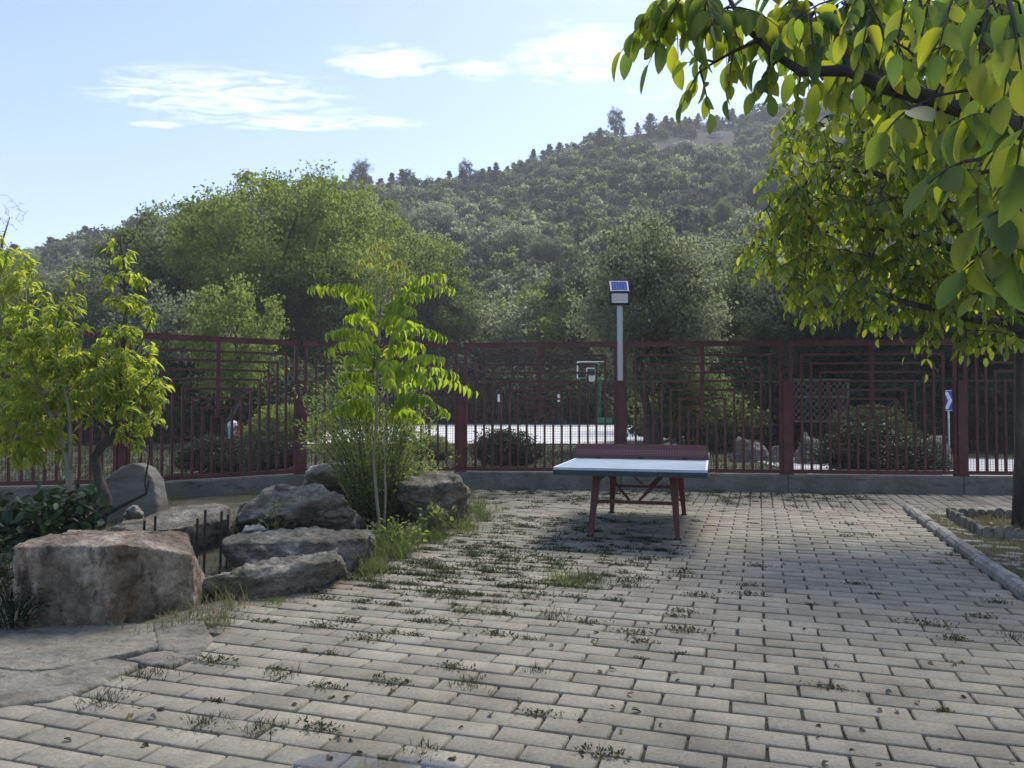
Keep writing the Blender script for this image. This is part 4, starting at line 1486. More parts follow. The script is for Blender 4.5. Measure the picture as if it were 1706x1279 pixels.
# trees standing behind the fence: px of the trunk, top py, depth, kind, colour, label, width
TREES = [
    (470, 262, 42, 'broad', 'leaf_light', 'tall broad light green tree left of centre, highest below the skyline', 0.92),
    (620, 318, 56, 'broad', 'leaf_light', 'spreading light green tree right of the tallest tree', 0.85),
    (330, 322, 47, 'round', 'leaf_mid', 'dark round tree left of the tallest tree', 1.0),
    (240, 372, 44, 'round', 'leaf_mid', 'dull green round tree behind the fruit tree leader', 1.0),
    (150, 430, 36, 'round', 'leaf_grey', 'grey green tree behind the fruit trees', 1.0),
    (60, 455, 34, 'tall', 'leaf_mid', 'narrow green tree at the left edge behind the fence', 1.0),
    (-60, 400, 40, 'broad', 'leaf_mid', 'broad tree at the far left behind the fence', 1.0),
    (390, 448, 27, 'airy', 'leaf_light', 'small pale green tree just above the left fence panel', 0.8),
    (300, 470, 30, 'airy', 'leaf_grey', 'thin grey tree beside the small pale green one', 1.0),
    (530, 420, 40, 'fork', 'leaf_mid', 'dark twin-stemmed tree left of the sapling top', 1.0),
    (700, 400, 57, 'tall', 'leaf_pine', 'dark narrow tree behind the right side of the sapling', 1.1),
    (770, 470, 56, 'round', 'leaf_mid', 'dark round tree right of the sapling', 0.8),
    (850, 485, 55, 'airy', 'leaf_grey', 'pale airy tree left of the lamp', 1.1),
    (920, 462, 56, 'airy', 'leaf_light', 'light leaved small tree beside the lamp', 1.1),
    (965, 420, 58, 'round', 'leaf_pine', 'dark tree behind the lamp head', 0.9),
    (1055, 430, 57, 'tall', 'leaf_mid', 'dark tree just right of the lamp', 1.0),
    (1090, 345, 24, 'fork', 'leaf_grey', 'grey green forked tree with two pale trunks behind the fence', 0.95),
    (1180, 385, 40, 'round', 'leaf_grey', 'grey green tree right of the forked tree', 1.0),
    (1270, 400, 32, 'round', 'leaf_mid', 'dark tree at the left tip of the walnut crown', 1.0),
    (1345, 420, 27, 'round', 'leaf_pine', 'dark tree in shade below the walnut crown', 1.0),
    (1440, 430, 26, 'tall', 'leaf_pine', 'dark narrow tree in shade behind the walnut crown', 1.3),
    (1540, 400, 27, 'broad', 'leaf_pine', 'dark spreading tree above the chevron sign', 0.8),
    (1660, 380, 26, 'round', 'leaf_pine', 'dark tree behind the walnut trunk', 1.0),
    (1800, 330, 28, 'broad', 'leaf_mid', 'broad tree at the far right behind the fence', 1.0),
]
for i, (px, py, d, kind, mt, lab, wd) in enumerate(TREES):
    t = P(px, py, d)
    place_tree(TV[kind], 'broadleaf_tree' if kind != 'airy' else 'small_tree', Vector((t.x, d, -0.1)), t.z + 0.1, lab, 'tree', 'trees behind the fence',
               rz=(i * 2.1) % 6.28 if kind != 'fork' else 0.0, mat=mt, wide=wd)

# understorey behind the court and along the road
SHR = []
q_ = np.random.RandomState(77)
for i in range(30):
    px = -80 + i * 64 + q_.uniform(-18, 18)
    d = 54.5 + q_.uniform(-2, 1.5)
    SHR.append((px, d, q_.uniform(3.2, 5.6), ['leaf_mid', 'leaf_pine', 'leaf_grey', 'leaf_mid'][i % 4], 'dense dark shrub in the hedge at the foot of the hill', 'shrubs at the foot of the hill'))
for i in range(15):
    px = 1130 + i * 44 + q_.uniform(-12, 12)
    d = 25.5 + q_.uniform(-1.5, 3)
    SHR.append((px, d, q_.uniform(1.6, 3.2), ['leaf_pine', 'leaf_mid', 'leaf_dark'][i % 3], 'dark shrub in shade beyond the right fence panels', 'shrubs beyond the right fence panels'))
for i in range(9):
    px = -40 + i * 62 + q_.uniform(-12, 12)
    d = 30 + q_.uniform(-2, 5)
    SHR.append((px, d, q_.uniform(2.4, 4.2), ['leaf_pine', 'leaf_mid'][i % 2], 'shrub beyond the left fence panels', 'shrubs beyond the left fence panels'))
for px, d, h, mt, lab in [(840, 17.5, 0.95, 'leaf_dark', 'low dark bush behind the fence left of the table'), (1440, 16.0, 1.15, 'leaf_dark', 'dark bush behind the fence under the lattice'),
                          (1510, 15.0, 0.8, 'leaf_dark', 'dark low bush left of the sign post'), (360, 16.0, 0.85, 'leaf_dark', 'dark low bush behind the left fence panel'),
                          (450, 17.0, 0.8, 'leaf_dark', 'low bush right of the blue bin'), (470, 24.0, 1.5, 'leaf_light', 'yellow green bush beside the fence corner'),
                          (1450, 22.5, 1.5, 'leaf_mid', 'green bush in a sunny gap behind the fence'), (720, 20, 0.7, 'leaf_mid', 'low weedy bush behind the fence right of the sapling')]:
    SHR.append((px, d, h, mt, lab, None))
for i, (px, d, h, mt, lab, grp) in enumerate(SHR):
    place_tree(TV['bush'], 'shrub', Vector(((px - CX) / F * d, d, -0.1)), h, lab, 'shrub', grp, rz=i * 1.7, mat=mt, wide=1.15 if h > 1.2 else 1.4)
# pink flowers by the bin
fb = P(425, 715, 25.5)
pts, cl, q = crown_points(30, 16, (0.8, 0.4, 0.28), 91)
pts += np.array([fb.x, fb.y, 0.45])
me = foliage_mesh('flower_bush', T_RHOMB, pts, rnd_dirs(len(pts)), rnd_dirs(len(pts)), np.full(len(pts), 0.10), np.full(len(pts), 0.05), M['flower_pink'])
fo = empty('flower_bush', Vector((fb.x, fb.y, -0.05)), 'pink flowering bush behind the left fence panel', 'bush')
link_mesh('blossoms', me, fo, (0, 0, 0))
ml = foliage_mesh('leaves', T_RHOMB, pts * 1.0 + q.normal(size=pts.shape) * 0.12 - np.array([0, 0, 0.15]), rnd_dirs(len(pts)), rnd_dirs(len(pts)), np.full(len(pts), 0.14), np.full(len(pts), 0.05), M['leaf_mid'])
link_mesh('leaves', ml, fo, (0, 0, 0))

# pines and trees that stand out on the skyline
q_ = np.random.RandomState(123)


def on_hill(t, s):
    D = float(np.interp(t, [a for a, _ in RD], [b for _, b in RD]))
    d = HILL0 + (D - HILL0) * s
    return Vector((t * d, d, hill_h(t, d) - 0.1))


sky_trees = []
for i in range(95):
    t = -0.66 + 1.12 * i / 94 + q_.uniform(-0.006, 0.006)
    s = 0.985 + q_.uniform(-0.035, 0.02)
    h = q_.uniform(2.6, 5.4)
    if -0.22 < t < -0.06:
        h *= 1.15
    place_tree(PV_[i % 2], 'pine_tree', on_hill(t, s), h, 'small dark pine on the skyline of the hill', 'tree', 'pines on the skyline', rz=i * 1.3, wide=q_.uniform(1.2, 2.0))
for t, h, lab in [(-0.196, 9.0, 'tall thin tree standing above the skyline left of centre'), (-0.135, 6.5, 'pair of thin trees above the skyline behind the sapling'),
                  (-0.06, 7.0, 'ragged tree on the skyline above the lamp'), (0.135, 9.0, 'round-headed tree standing where the skyline steepens'), (-0.30, 6.0, 'thin tree on the skyline above the tallest tree')]:
    place_tree(TV['airy'], 'skyline_tree', on_hill(t, 0.985), h, lab, 'tree', None, rz=t * 30, mat='leaf_pine', wide=0.75)

# trees told apart on the slope
for i in range(60):
    t = q_.uniform(-0.66, 0.42)
    s = q_.uniform(0.08, 0.85)
    kind = ['round', 'airy', 'tall', 'bush'][i % 4]
    mt = ['leaf_scrub', 'leaf_grey', 'leaf_mid', 'leaf_grey', 'leaf_pine'][i % 5]
    place_tree(TV[kind], 'hillside_tree', on_hill(t, s), q_.uniform(3.5, 6.5), 'small tree rising out of the scrub on the hillside', 'tree', 'trees on the hillside', rz=i * 0.9, mat=mt, wide=1.2)


# ------------------------------------------------------------------ scrub on the hill (cannot be counted)
def scatter(name, pts, scl, protos):
    me = bpy.data.meshes.new(name)
    me.from_pydata([tuple(p) for p in pts], [], [])
    at_ = me.attributes.new('scl', 'FLOAT', 'POINT')
    at_.data.foreach_set('value', np.asarray(scl, dtype=np.float32))
    o = link_mesh(name, me)
    ng = bpy.data.node_groups.new(name, 'GeometryNodeTree')
    ng.interface.new_socket('Geometry', in_out='INPUT', socket_type='NodeSocketGeometry')
    ng.interface.new_socket('Geometry', in_out='OUTPUT', socket_type='NodeSocketGeometry')
    N, L = ng.nodes, ng.links
    gi_, go = N.new('NodeGroupInput'), N.new('NodeGroupOutput')
    jn = N.new('GeometryNodeJoinGeometry')
    for pr in protos:
        oi = N.new('GeometryNodeObjectInfo')
        oi.inputs['Object'].default_value = pr
        oi.inputs['As Instance'].default_value = True
        L.new(oi.outputs['Geometry'], jn.inputs[0])
    ip = N.new('GeometryNodeInstanceOnPoints')
    ip.inputs['Pick Instance'].default_value = True
    L.new(gi_.outputs[0], ip.inputs['Points'])
    L.new(jn.outputs[0], ip.inputs['Instance'])
    ri = N.new('FunctionNodeRandomValue')
    ri.data_type = 'INT'
    ri.inputs['Min'].default_value = 0 if 'Min' in ri.inputs else 0
    for s_ in ri.inputs:
        if s_.name == 'Max' and s_.type == 'INT':
            s_.default_value = len(protos) - 1
        if s_.name == 'Min' and s_.type == 'INT':
            s_.default_value = 0
    L.new([s_ for s_ in ri.outputs if s_.type == 'INT'][0], ip.inputs['Instance Index'])
    rv = N.new('FunctionNodeRandomValue')
    rv.data_type = 'FLOAT_VECTOR'
    for s_ in rv.inputs:
        if s_.type == 'VECTOR':
            s_.default_value = (0, 0, 0) if s_.name == 'Min' else (0.15, 0.15, 6.283)
    L.new([s_ for s_ in rv.outputs if s_.type == 'VECTOR'][0], ip.inputs['Rotation'])
    na = N.new('GeometryNodeInputNamedAttribute')
    na.data_type = 'FLOAT'
    na.inputs['Name'].default_value = 'scl'
    L.new([s_ for s_ in na.outputs if s_.type == 'VALUE'][0], ip.inputs['Scale'])
    L.new(ip.outputs[0], go.inputs[0])
    md = o.modifiers.new('scatter', 'NODES')
    md.node_group = ng
    o['kind'] = 'stuff'
    return o


protos = []
for i, (mt, n_c) in enumerate([('leaf_scrub', 46), ('leaf_scrub', 24), ('leaf_mid', 36), ('leaf_pine', 46), ('leaf_mid', 28), ('leaf_pine', 40)]):
    pts, cl, q = crown_points(n_c, 30, (1.45, 1.45, 1.5), 200 + i, 0.55, 0.14)
    pts[:, 2] = np.maximum(pts[:, 2] + 0.95, 0.0)
    n = len(pts)
    Ln = 0.36 * (0.7 + 0.6 * q.rand(n))
    dd, uu = q.normal(size=(n, 3)), q.normal(size=(n, 3))
    protos.append(bpy.data.objects.new('scrub_bush', foliage_mesh('scrub_bush', T_RHOMB, pts, dd, uu, Ln, Ln * 0.36, M[mt])))
pts, scl = [], []
while len(pts) < 9500:
    t = q_.uniform(-0.78, 0.8)
    s = q_.uniform(0.0, 1.03)
    D = float(np.interp(t, [a for a, _ in RD], [b for _, b in RD]))
    d = HILL0 + (D - HILL0) * s
    if q_.rand() > d / D:
        continue
    bare = noise.noise(Vector((t * d * 0.05, d * 0.05, 11.0)))
    if s > 0.5 and t > 0.12 and bare > 0.12:
        continue
    pts.append((t * d, d, hill_h(t, d) - 0.25))
    scl.append((0.40 + 1.25 * q_.rand() ** 3.0) * (0.75 + 0.5 * (noise.noise(Vector((t * d * 0.03, d * 0.03, 2.0))) + 0.5)))
scatter('hillside_scrub', pts, scl, protos)
pts, scl = [], []
while len(pts) < 420:
    t, s_ = q_.uniform(-0.78, 0.8), q_.uniform(0.25, 1.02)
    w = on_hill(t, s_)
    if noise.noise(Vector((w.x * 0.03, w.y * 0.03, 21.0))) < 0.02:
        continue
    pts.append(tuple(w))
    scl.append(q_.uniform(0.3, 0.72))
scatter('hillside_pine_scrub', pts, scl, [bpy.data.objects.new('scrub_pine', PV_[0][1]), bpy.data.objects.new('scrub_pine', PV_[1][1])])

# pale rocks showing on the upper slope
for i, (px, py, w) in enumerate([(1145, 243, 44), (1125, 252, 30), (1195, 225, 26), (1215, 250, 24), (1172, 262, 28)]):
    t = (px - CX) / F
    e_ = (HOR - py) / F
    best = min(np.linspace(0.4, 1.0, 60), key=lambda s: abs((on_hill(t, s).z - CAM_H) / on_hill(t, s).y - e_))
    b = on_hill(t, best)
    hw = w / F * b.y / 2
    pp = []
    for k in range(8):
        a = 2 * math.pi * k / 8
        pp.append(b + Vector((hw * math.cos(a), hw * 0.8 * math.sin(a), -1.5)))
        pp.append(b + Vector((hw * 0.7 * math.cos(a + 0.4), hw * 0.5 * math.sin(a + 0.4), 1.4 + 0.5 * math.sin(k * 2.1))))
    rock('outcrop', pp, M['rock_pale'], 'pale rock outcrop on the upper right of the hillside', 'rock', 'outcrops on the hillside', voxel=0.45, amp=0.7, nscale=0.4, fine=0.1, smooth_it=1)

# ------------------------------------------------------------------ detailed trees near the camera


def grow(skel, targets, sag=0.06):
    """join each target to the nearest wood already there; returns twig paths"""
    nodes = []
    for path in skel:
        for a, b in zip(path[:-1], path[1:]):
            for k in range(4):
                nodes.append(np.array(Vector(a).lerp(Vector(b), k / 4)))
        nodes.append(np.array(path[-1]))
    nodes = np.array(nodes)
    tg = np.array(targets)
    dmin = np.array([np.min(np.linalg.norm(nodes - t, axis=1)) for t in tg])
    twigs = []
    for i in np.argsort(dmin):
        t = tg[i]
        dist = np.linalg.norm(nodes - t, axis=1)
        j = int(np.argmin(dist))
        a = nodes[j]
        L_ = dist[j]
        if L_ < 0.04:
            continue
        mid = (a + t) / 2 + np.array([rs.normal() * 0.06 * L_, rs.normal() * 0.06 * L_, sag * L_ + abs(rs.normal()) * 0.05 * L_])
        path = [a, a * 0.4 + mid * 0.6, mid * 0.5 + t * 0.5 + np.array([0, 0, 0.02 * L_]), t]
        twigs.append(path)
        nodes = np.vstack([nodes, [path[1], path[2], t]])
    return twigs


def ell_targets(ells, dens):
    out = []
    for (c, r) in ells:
        n = int(dens * r[0] * r[1] * r[2] * 4.19)
        p = rs.normal(size=(n, 3))
        p /= np.linalg.norm(p, axis=1, keepdims=True)
        rad = rs.rand(n) ** 0.42
        out.append(np.array(c)[None, :] + p * rad[:, None] * np.array(r)[None, :])
    return np.concatenate(out)


def wood(thing, skel, radii, twigs, mat, twig_r=0.006, n=8):
    m_ = MB()
    for path, r in zip(skel, radii):
        m_.tube(path, r, n)
    m_.build('trunk', M[mat], thing, smooth=True)
    if twigs:
        t_ = MB()
        for p in twigs:
            t_.tube(p, [twig_r * (1.3 - 0.9 * k / max(1, len(p) - 1)) for k in range(len(p))], 4, cap=False)
        t_.build('twigs', M[mat], thing)['kind'] = 'stuff'


def compound(pos, dirn, length, pairs, leaf_len, acc, twl, droop=0.5, ratio=0.24, terminal=True):
    """a feathered leaf: rachis with pairs of leaflets, appended to acc"""
    d = Vector(dirn).normalized()
    side = d.cross(Vector((0, 0, 1)))
    side = side.normalized() if side.length > 1e-3 else Vector((1, 0, 0))
    p = Vector(pos)
    pts = [p]
    for k in range(1, pairs + 2):
        s = k / (pairs + 1)
        q = p + d * length * s + Vector((0, 0, -droop * length * s * s))
        pts.append(q)
        tan = (q - pts[-2]).normalized()
        if k <= pairs:
            for sg_ in (-1, 1):
                ld_ = (side * sg_ * rs.uniform(0.7, 1.1) + tan * rs.uniform(0.3, 0.7) + Vector((0, 0, -rs.uniform(0.2, 1.1) - droop * 0.8)))
                up = Vector((rs.normal() * 0.35, rs.normal() * 0.35, 1.0)) + tan * 0.4
                l_ = leaf_len * rs.uniform(0.75, 1.15) * (0.72 + 0.4 * math.sin(math.pi * (0.25 + 0.6 * s)))
                acc.append((q, ld_, up, l_, l_ * ratio * rs.uniform(0.85, 1.15)))
        elif terminal:
            acc.append((q, tan + Vector((0, 0, -0.4)), Vector((rs.normal() * 0.3, rs.normal() * 0.3, 1)), leaf_len * 1.1, leaf_len * ratio * 1.05))
    twl.append(pts)


def acc_arrays(acc):
    return (np.array([tuple(a[0]) for a in acc]), np.array([tuple(a[1]) for a in acc]), np.array([tuple(a[2]) for a in acc]),
            np.array([a[3] for a in acc]), np.array([a[4] for a in acc]))


# --- walnut in the tree pit
WB = Vector((5.88, 8.80, 0))
walnut = empty('walnut_tree', WB, 'walnut tree at the right edge, its trunk in the stone-edged pit', 'tree')
wsk = [[WB + Vector((0, 0, -0.05)), WB + Vector((0.01, 0, 0.9)), P(1716, 590, 8.8), P(1712, 525, 8.8)],
       [P(1712, 530, 8.8), P(1680, 480, 8.7), P(1640, 435, 8.6), P(1600, 380, 8.5), P(1540, 320, 8.4), P(1460, 285, 8.3), P(1390, 275, 8.2)],
       [P(1710, 545, 8.8), P(1650, 535, 8.6), P(1570, 520, 8.4), P(1500, 500, 8.2), P(1430, 470, 8.1)],
       [P(1712, 528, 8.8), P(1730, 430, 8.9), P(1720, 300, 9.1), P(1690, 170, 9.2), P(1660, 60, 9.3)],
       [P(1640, 435, 8.6), P(1560, 400, 8.9), P(1470, 380, 9.1), P(1380, 385, 9.2), P(1310, 400, 9.2)],
       [P(1712, 540, 8.8), P(1800, 450, 8.6), P(1900, 330, 8.4)],
       [P(1540, 320, 8.4), P(1480, 240, 8.6), P(1400, 190, 8.8)]]
wr_ = [[0.20, 0.165, 0.15, 0.14], [0.10, 0.09, 0.08, 0.06, 0.045, 0.03, 0.018], [0.08, 0.06, 0.045, 0.03, 0.015], [0.11, 0.09, 0.07, 0.05, 0.03],
       [0.05, 0.04, 0.03, 0.02, 0.012], [0.09, 0.07, 0.04], [0.035, 0.025, 0.014]]
ells = [(P(1480, 320, 8.6), (1.55, 1.5, 1.0)), (P(1590, 465, 8.5), (1.05, 1.2, 0.55)), (P(1335, 395, 8.7), (0.72, 0.9, 0.50)),
        (P(1620, 130, 8.8), (1.5, 1.6, 1.2)), (P(1330, 240, 9.0), (0.55, 0.7, 0.45)), (P(1900, 280, 8.6), (1.6, 1.8, 1.9)), (P(1640, 530, 8.3), (0.65, 0.7, 0.32)), (P(1420, 470, 8.4), (0.75, 0.8, 0.35))]
tg = np.concatenate([ell_targets(ells[:5] + ells[6:], 23.0), ell_targets(ells[5:6], 5.0)])
tw = grow(wsk, tg)
acc, rach = [], []
for p in tw:
    a, t = Vector(p[0]), Vector(p[-1])
    out = (t - a).normalized()
    for k in range(3):
        f = (1.0, 0.75, 0.5)[k]
        q = Vector(p[2]).lerp(t, (f - 0.5) * 2)
        dr = out * 0.6 + Vector((rs.normal(), rs.normal(), rs.normal() * 0.4 - 0.25)) * 0.7
        compound(q, dr, rs.uniform(0.18, 0.30), 2 if rs.rand() < 0.5 else 3, 0.098, acc, rach, droop=0.45, ratio=0.27)
wood(walnut, wsk, wr_, tw + [[np.array(q) for q in r_[::max(1, len(r_) // 3)]][:4] for r_ in rach], 'bark', 0.006)
leaf_parts(walnut, [T_OVAL, T_OVAL_FLAT, T_OVAL_CURL], *acc_arrays(acc), M['leaf_walnut'], 300)

# --- second walnut, its branches hang in from the right close to the camera
NB = Vector((3.6, 2.9, 0))
near = empty('overhanging_walnut_tree', NB, 'walnut branches with large leaves hanging in close at the upper right', 'tree')
nsk = [[NB + Vector((0, 0, -0.05)), NB + Vector((0.02, 0, 0.8)), NB + Vector((-0.05, 0, 1.7)), P(2060, 330, 2.9)],
       [P(2100, 420, 2.9), P(1900, 300, 2.9), P(1720, 215, 2.95), P(1560, 160, 3.0), P(1480, 140, 3.05), P(1420, 112, 3.1), P(1340, 114, 3.1), P(1285, 78, 3.15), P(1240, 30, 3.2), P(1205, -40, 3.3)],
       [P(1420, 112, 3.1), P(1405, 60, 3.15), P(1398, 10, 3.2)],
       [P(1440, 118, 3.1), P(1450, 60, 3.0), P(1455, 10, 2.9)],
       [P(1270, 60, 3.15), P(1225, 80, 3.2), P(1170, 112, 3.25)],
       [P(1285, 78, 3.15), P(1330, 60, 3.2), P(1380, 30, 3.3)],
       [P(2000, 320, 2.6), P(1850, 240, 2.3), P(1760, 150, 2.1), P(1690, 95, 2.0), P(1640, 120, 1.95), P(1668, 170, 1.9), P(1675, 205, 1.9)],
       [P(1850, 260, 2.3), P(1760, 280, 2.0), P(1690, 275, 1.9), P(1640, 285, 1.85)],
       [P(2000, 380, 2.5), P(1850, 340, 2.1), P(1720, 330, 1.8), P(1690, 345, 1.75)]]
nr = [[0.16, 0.13, 0.11, 0.08], [0.07, 0.055, 0.042, 0.034, 0.030, 0.026, 0.02, 0.015, 0.011, 0.008], [0.014, 0.010, 0.006], [0.014, 0.010, 0.006],
      [0.009, 0.007, 0.004], [0.010, 0.007, 0.004], [0.035, 0.025, 0.02, 0.016, 0.013, 0.009, 0.006], [0.02, 0.014, 0.008, 0.005], [0.02, 0.014, 0.008, 0.005]]
acc, rach = [], []
#        start (px, py, d)      toward (px, py, d)        pairs, leaf length
NL = [((1540, 168, 1.95), (1480, 185, 1.9), 2, .115), ((1650, 188, 1.9), (1590, 176, 1.85), 2, .12), ((1655, 180, 1.9), (1690, 210, 1.85), 2, .11),
      ((1640, 262, 1.85), (1550, 262, 1.8), 2, .12), ((1640, 285, 1.85), (1590, 270, 1.85), 2, .11), ((1690, 345, 1.75), (1630, 345, 1.7), 2, .13),
      ((1690, 345, 1.75), (1690, 390, 1.72), 2, .13), ((1700, 340, 1.75), (1720, 400, 1.72), 2, .13), ((1690, 400, 1.75), (1610, 420, 1.75), 2, .12),
      ((1455, 20, 2.9), (1440, 70, 2.85), 2, .12), ((1398, 12, 3.2), (1360, 50, 3.2), 3, .12), ((1405, 60, 3.15), (1440, 30, 3.1), 2, .12),
      ((1600, -20, 2.2), (1570, 40, 2.1), 2, .12), ((1520, -20, 2.3), (1500, 50, 2.25), 2, .12), ((1660, -20, 2.0), (1640, 50, 1.9), 2, .12),
      ((1700, 60, 1.9), (1680, 110, 1.8), 2, .12), ((1690, -10, 1.7), (1710, 60, 1.6), 2, .13), ((1440, -20, 2.6), (1410, 30, 2.6), 3, .12),
      ((1580, 130, 2.9), (1560, 190, 2.9), 2, .12), ((1500, 140, 3.0), (1480, 190, 3.0), 2, .12), ((1340, 112, 3.1), (1330, 165, 3.1), 2, .11),
      ((1285, 78, 3.15), (1290, 135, 3.15), 3, .11), ((1240, 30, 3.2), (1190, 10, 3.2), 3, .11), ((1225, 80, 3.2), (1215, 140, 3.2), 3, .11),
      ((1195, 98, 3.2), (1150, 80, 3.25), 2, .10), ((1170, 112, 3.25), (1185, 165, 3.25), 2, .11), ((1170, 112, 3.25), (1140, 150, 3.25), 2, .11),
      ((1205, -20, 3.3), (1150, 20, 3.3), 3, .11), ((1120, -25, 3.2), (1080, 20, 3.2), 3, .12), ((1215, 10, 3.25), (1240, 60, 3.2), 2, .11),
      ((1380, 30, 3.3), (1350, 80, 3.3), 3, .11), ((1330, 60, 3.2), (1310, 30, 3.2), 2, .11), ((1150, -30, 3.2), (1170, 40, 3.2), 3, .11),
      ((1560, 160, 3.0), (1600, 230, 3.0), 3, .12), ((1620, 190, 2.9), (1640, 250, 2.9), 3, .12), ((1690, 470, 2.2), (1640, 470, 2.2), 2, .11),
      ((1420, 112, 3.1), (1400, 165, 3.1), 2, .11), ((1300, 95, 3.15), (1260, 130, 3.15), 2, .11), ((1360, 0, 3.3), (1310, 10, 3.3), 3, .11),
      ((1700, 130, 2.4), (1640, 140, 2.4), 2, .12), ((1560, -20, 2.8), (1540, 50, 2.8), 3, .12), ((1640, 60, 2.6), (1600, 100, 2.6), 2, .12),
      ((1480, 60, 2.8), (1520, 100, 2.8), 2, .12), ((1700, 250, 2.5), (1650, 230, 2.5), 2, .12), ((1720, 190, 1.6), (1700, 240, 1.55), 2, .13)]
links_ = []
for _ in range(120):
    ax_, ay_, ad = rs.uniform(1330, 1730), rs.uniform(-40, 300), rs.uniform(2.7, 5.0)
    if ay_ > 60 and ax_ < 1400 + (ay_ - 60) * 0.5:
        continue
    NL.append(((ax_, ay_, ad), (ax_ + rs.uniform(-50, 40), ay_ + rs.uniform(10, 60), ad + rs.uniform(-0.1, 0.1)), 2 if rs.rand() < 0.4 else 3, 0.115))
for a, b, pr, ll in NL:
    pa, pb2 = P(*a), P(*b)
    ll = ll * (0.80 if a[2] > 3.0 else 0.72 if a[2] > 2.05 else 0.82)
    compound(pa, pb2 - pa, max(0.10, (pb2 - pa).length), pr, ll, acc, rach, droop=0.35, ratio=0.25)
    links_.append(np.array(pa))
# twigs between the branches and the leaf stalks, plus the crown that goes on above and to the right of the picture
more = ell_targets([(Vector((2.5, 2.9, 3.9)), (1.1, 0.9, 0.5)), (Vector((3.9, 2.6, 3.6)), (0.9, 1.0, 0.8))], 2.0)
tw = grow(nsk, list(links_) + list(more))
for p in tw:
    t = Vector(p[-1])
    if t.z > 3.0:
        for k in range(4):
            compound(t.lerp(Vector(p[1]), k * 0.2), Vector((rs.normal(), rs.normal(), rs.normal() * 0.3 - 0.2)), 0.26, 3, 0.12, acc, rach, droop=0.4, ratio=0.25)
wood(near, nsk, nr, tw + [[np.array(q) for q in r_] for r_ in rach], 'bark', 0.0045)
leaf_parts(near, [T_OVAL, T_OVAL_FLAT, T_OVAL_CURL], *acc_arrays(acc), M['leaf_near'], 300)


# --- fruit trees on the left
def fruit_tree(name, label, skel, radii, ells, dens, leaf_len, n_parts, per=11, bark='bark', mat='leaf_fruit', base=None, tmpl=(T_LANCE, T_OVAL_CURL), ratio=0.17, droop=0.7):
    t_ = empty(name, Vector((skel[0][0].x, skel[0][0].y, 0)), label, 'tree')
    tw = grow(skel, ell_targets(ells, dens))
    acc = []
    for p in tw:
        a, b = Vector(p[1]), Vector(p[-1])
        ax = (b - a).normalized()
        for k in range(per):
            s = (k + rs.rand()) / per
            q = a.lerp(b, s) + Vector((rs.normal(), rs.normal(), rs.normal())) * 0.025
            rd = Vector((rs.normal(), rs.normal(), rs.normal() * 0.4))
            d = rd * 0.75 + ax * 0.35 + Vector((0, 0, -droop + 0.5 * s))
            l_ = leaf_len * rs.uniform(0.65, 1.2)
            acc.append((q, d, Vector((rs.normal() * 0.4, rs.normal() * 0.4, 1)), l_, l_ * ratio * rs.uniform(0.85, 1.2)))
    wood(t_, skel, radii, tw, bark, 0.005, 8)
    leaf_parts(t_, list(tmpl), *acc_arrays(acc), M[mat], n_parts)
    return t_


f1 = [[P(163, 872, 8.6), P(180, 832, 8.6), P(166, 795, 8.6), P(160, 762, 8.6), P(170, 742, 8.6), P(190, 728, 8.6), P(197, 690, 8.6), P(202, 610, 8.6), P(208, 520, 8.6), P(204, 440, 8.6), P(197, 388, 8.6)],
      [P(197, 690, 8.6), P(230, 660, 8.5), P(262, 625, 8.4)], [P(190, 728, 8.6), P(150, 690, 8.7), P(105, 660, 8.8)], [P(202, 610, 8.6), P(235, 570, 8.6), P(255, 520, 8.6)],
      [P(200, 650, 8.6), P(160, 610, 8.5), P(130, 580, 8.4)]]
f1[0][0].z = -0.05
fr1 = [[0.075, 0.06, 0.055, 0.05, 0.05, 0.045, 0.035, 0.028, 0.02, 0.013, 0.006], [0.02, 0.014, 0.006], [0.025, 0.016, 0.007], [0.014, 0.01, 0.005], [0.018, 0.012, 0.006]]
fruit_tree('fruit_tree', 'young fruit tree with a twisted dark trunk and upright leafy leader', f1, fr1,
           [(P(210, 500, 8.6), (0.24, 0.26, 0.62)), (P(200, 415, 8.6), (0.15, 0.16, 0.24)), (P(215, 610, 8.6), (0.46, 0.45, 0.46)), (P(238, 690, 8.5), (0.30, 0.35, 0.34)), (P(150, 640, 8.5), (0.45, 0.5, 0.50)), (P(250, 520, 8.6), (0.14, 0.15, 0.20)), (P(245, 745, 8.5), (0.14, 0.15, 0.14))],
           165, 0.092, 280, per=17)
f2 = [[P(118, 800, 8.3), P(112, 765, 8.3), P(105, 735, 8.3), P(85, 690, 8.3), P(60, 640, 8.3), P(45, 560, 8.3), P(40, 480, 8.3)],
      [P(116, 790, 8.3), P(118, 740, 8.3), P(115, 680, 8.25), P(95, 600, 8.2), P(90, 530, 8.2)], [P(85, 690, 8.3), P(35, 670, 8.3), P(-20, 640, 8.3)]]
f2[0].insert(0, Vector((f2[0][0].x, f2[0][0].y, -0.05)))
fr2 = [[0.045, 0.04, 0.035, 0.03, 0.025, 0.02, 0.012, 0.006], [0.03, 0.024, 0.018, 0.012, 0.006], [0.018, 0.012, 0.006]]
fruit_tree('fruit_tree', 'yellow green fruit tree with pale stems at the left edge', f2, fr2,
           [(P(60, 610, 8.3), (0.62, 0.55, 0.55)), (P(28, 500, 8.3), (0.32, 0.35, 0.62)), (P(100, 540, 8.2), (0.27, 0.3, 0.42)), (P(60, 700, 8.2), (0.55, 0.5, 0.36)), (P(8, 430, 8.2), (0.24, 0.25, 0.36)), (P(40, 750, 8.2), (0.40, 0.35, 0.18)), (P(120, 480, 8.3), (0.12, 0.15, 0.30))],
           160, 0.09, 280, per=17, bark='bark_pale')
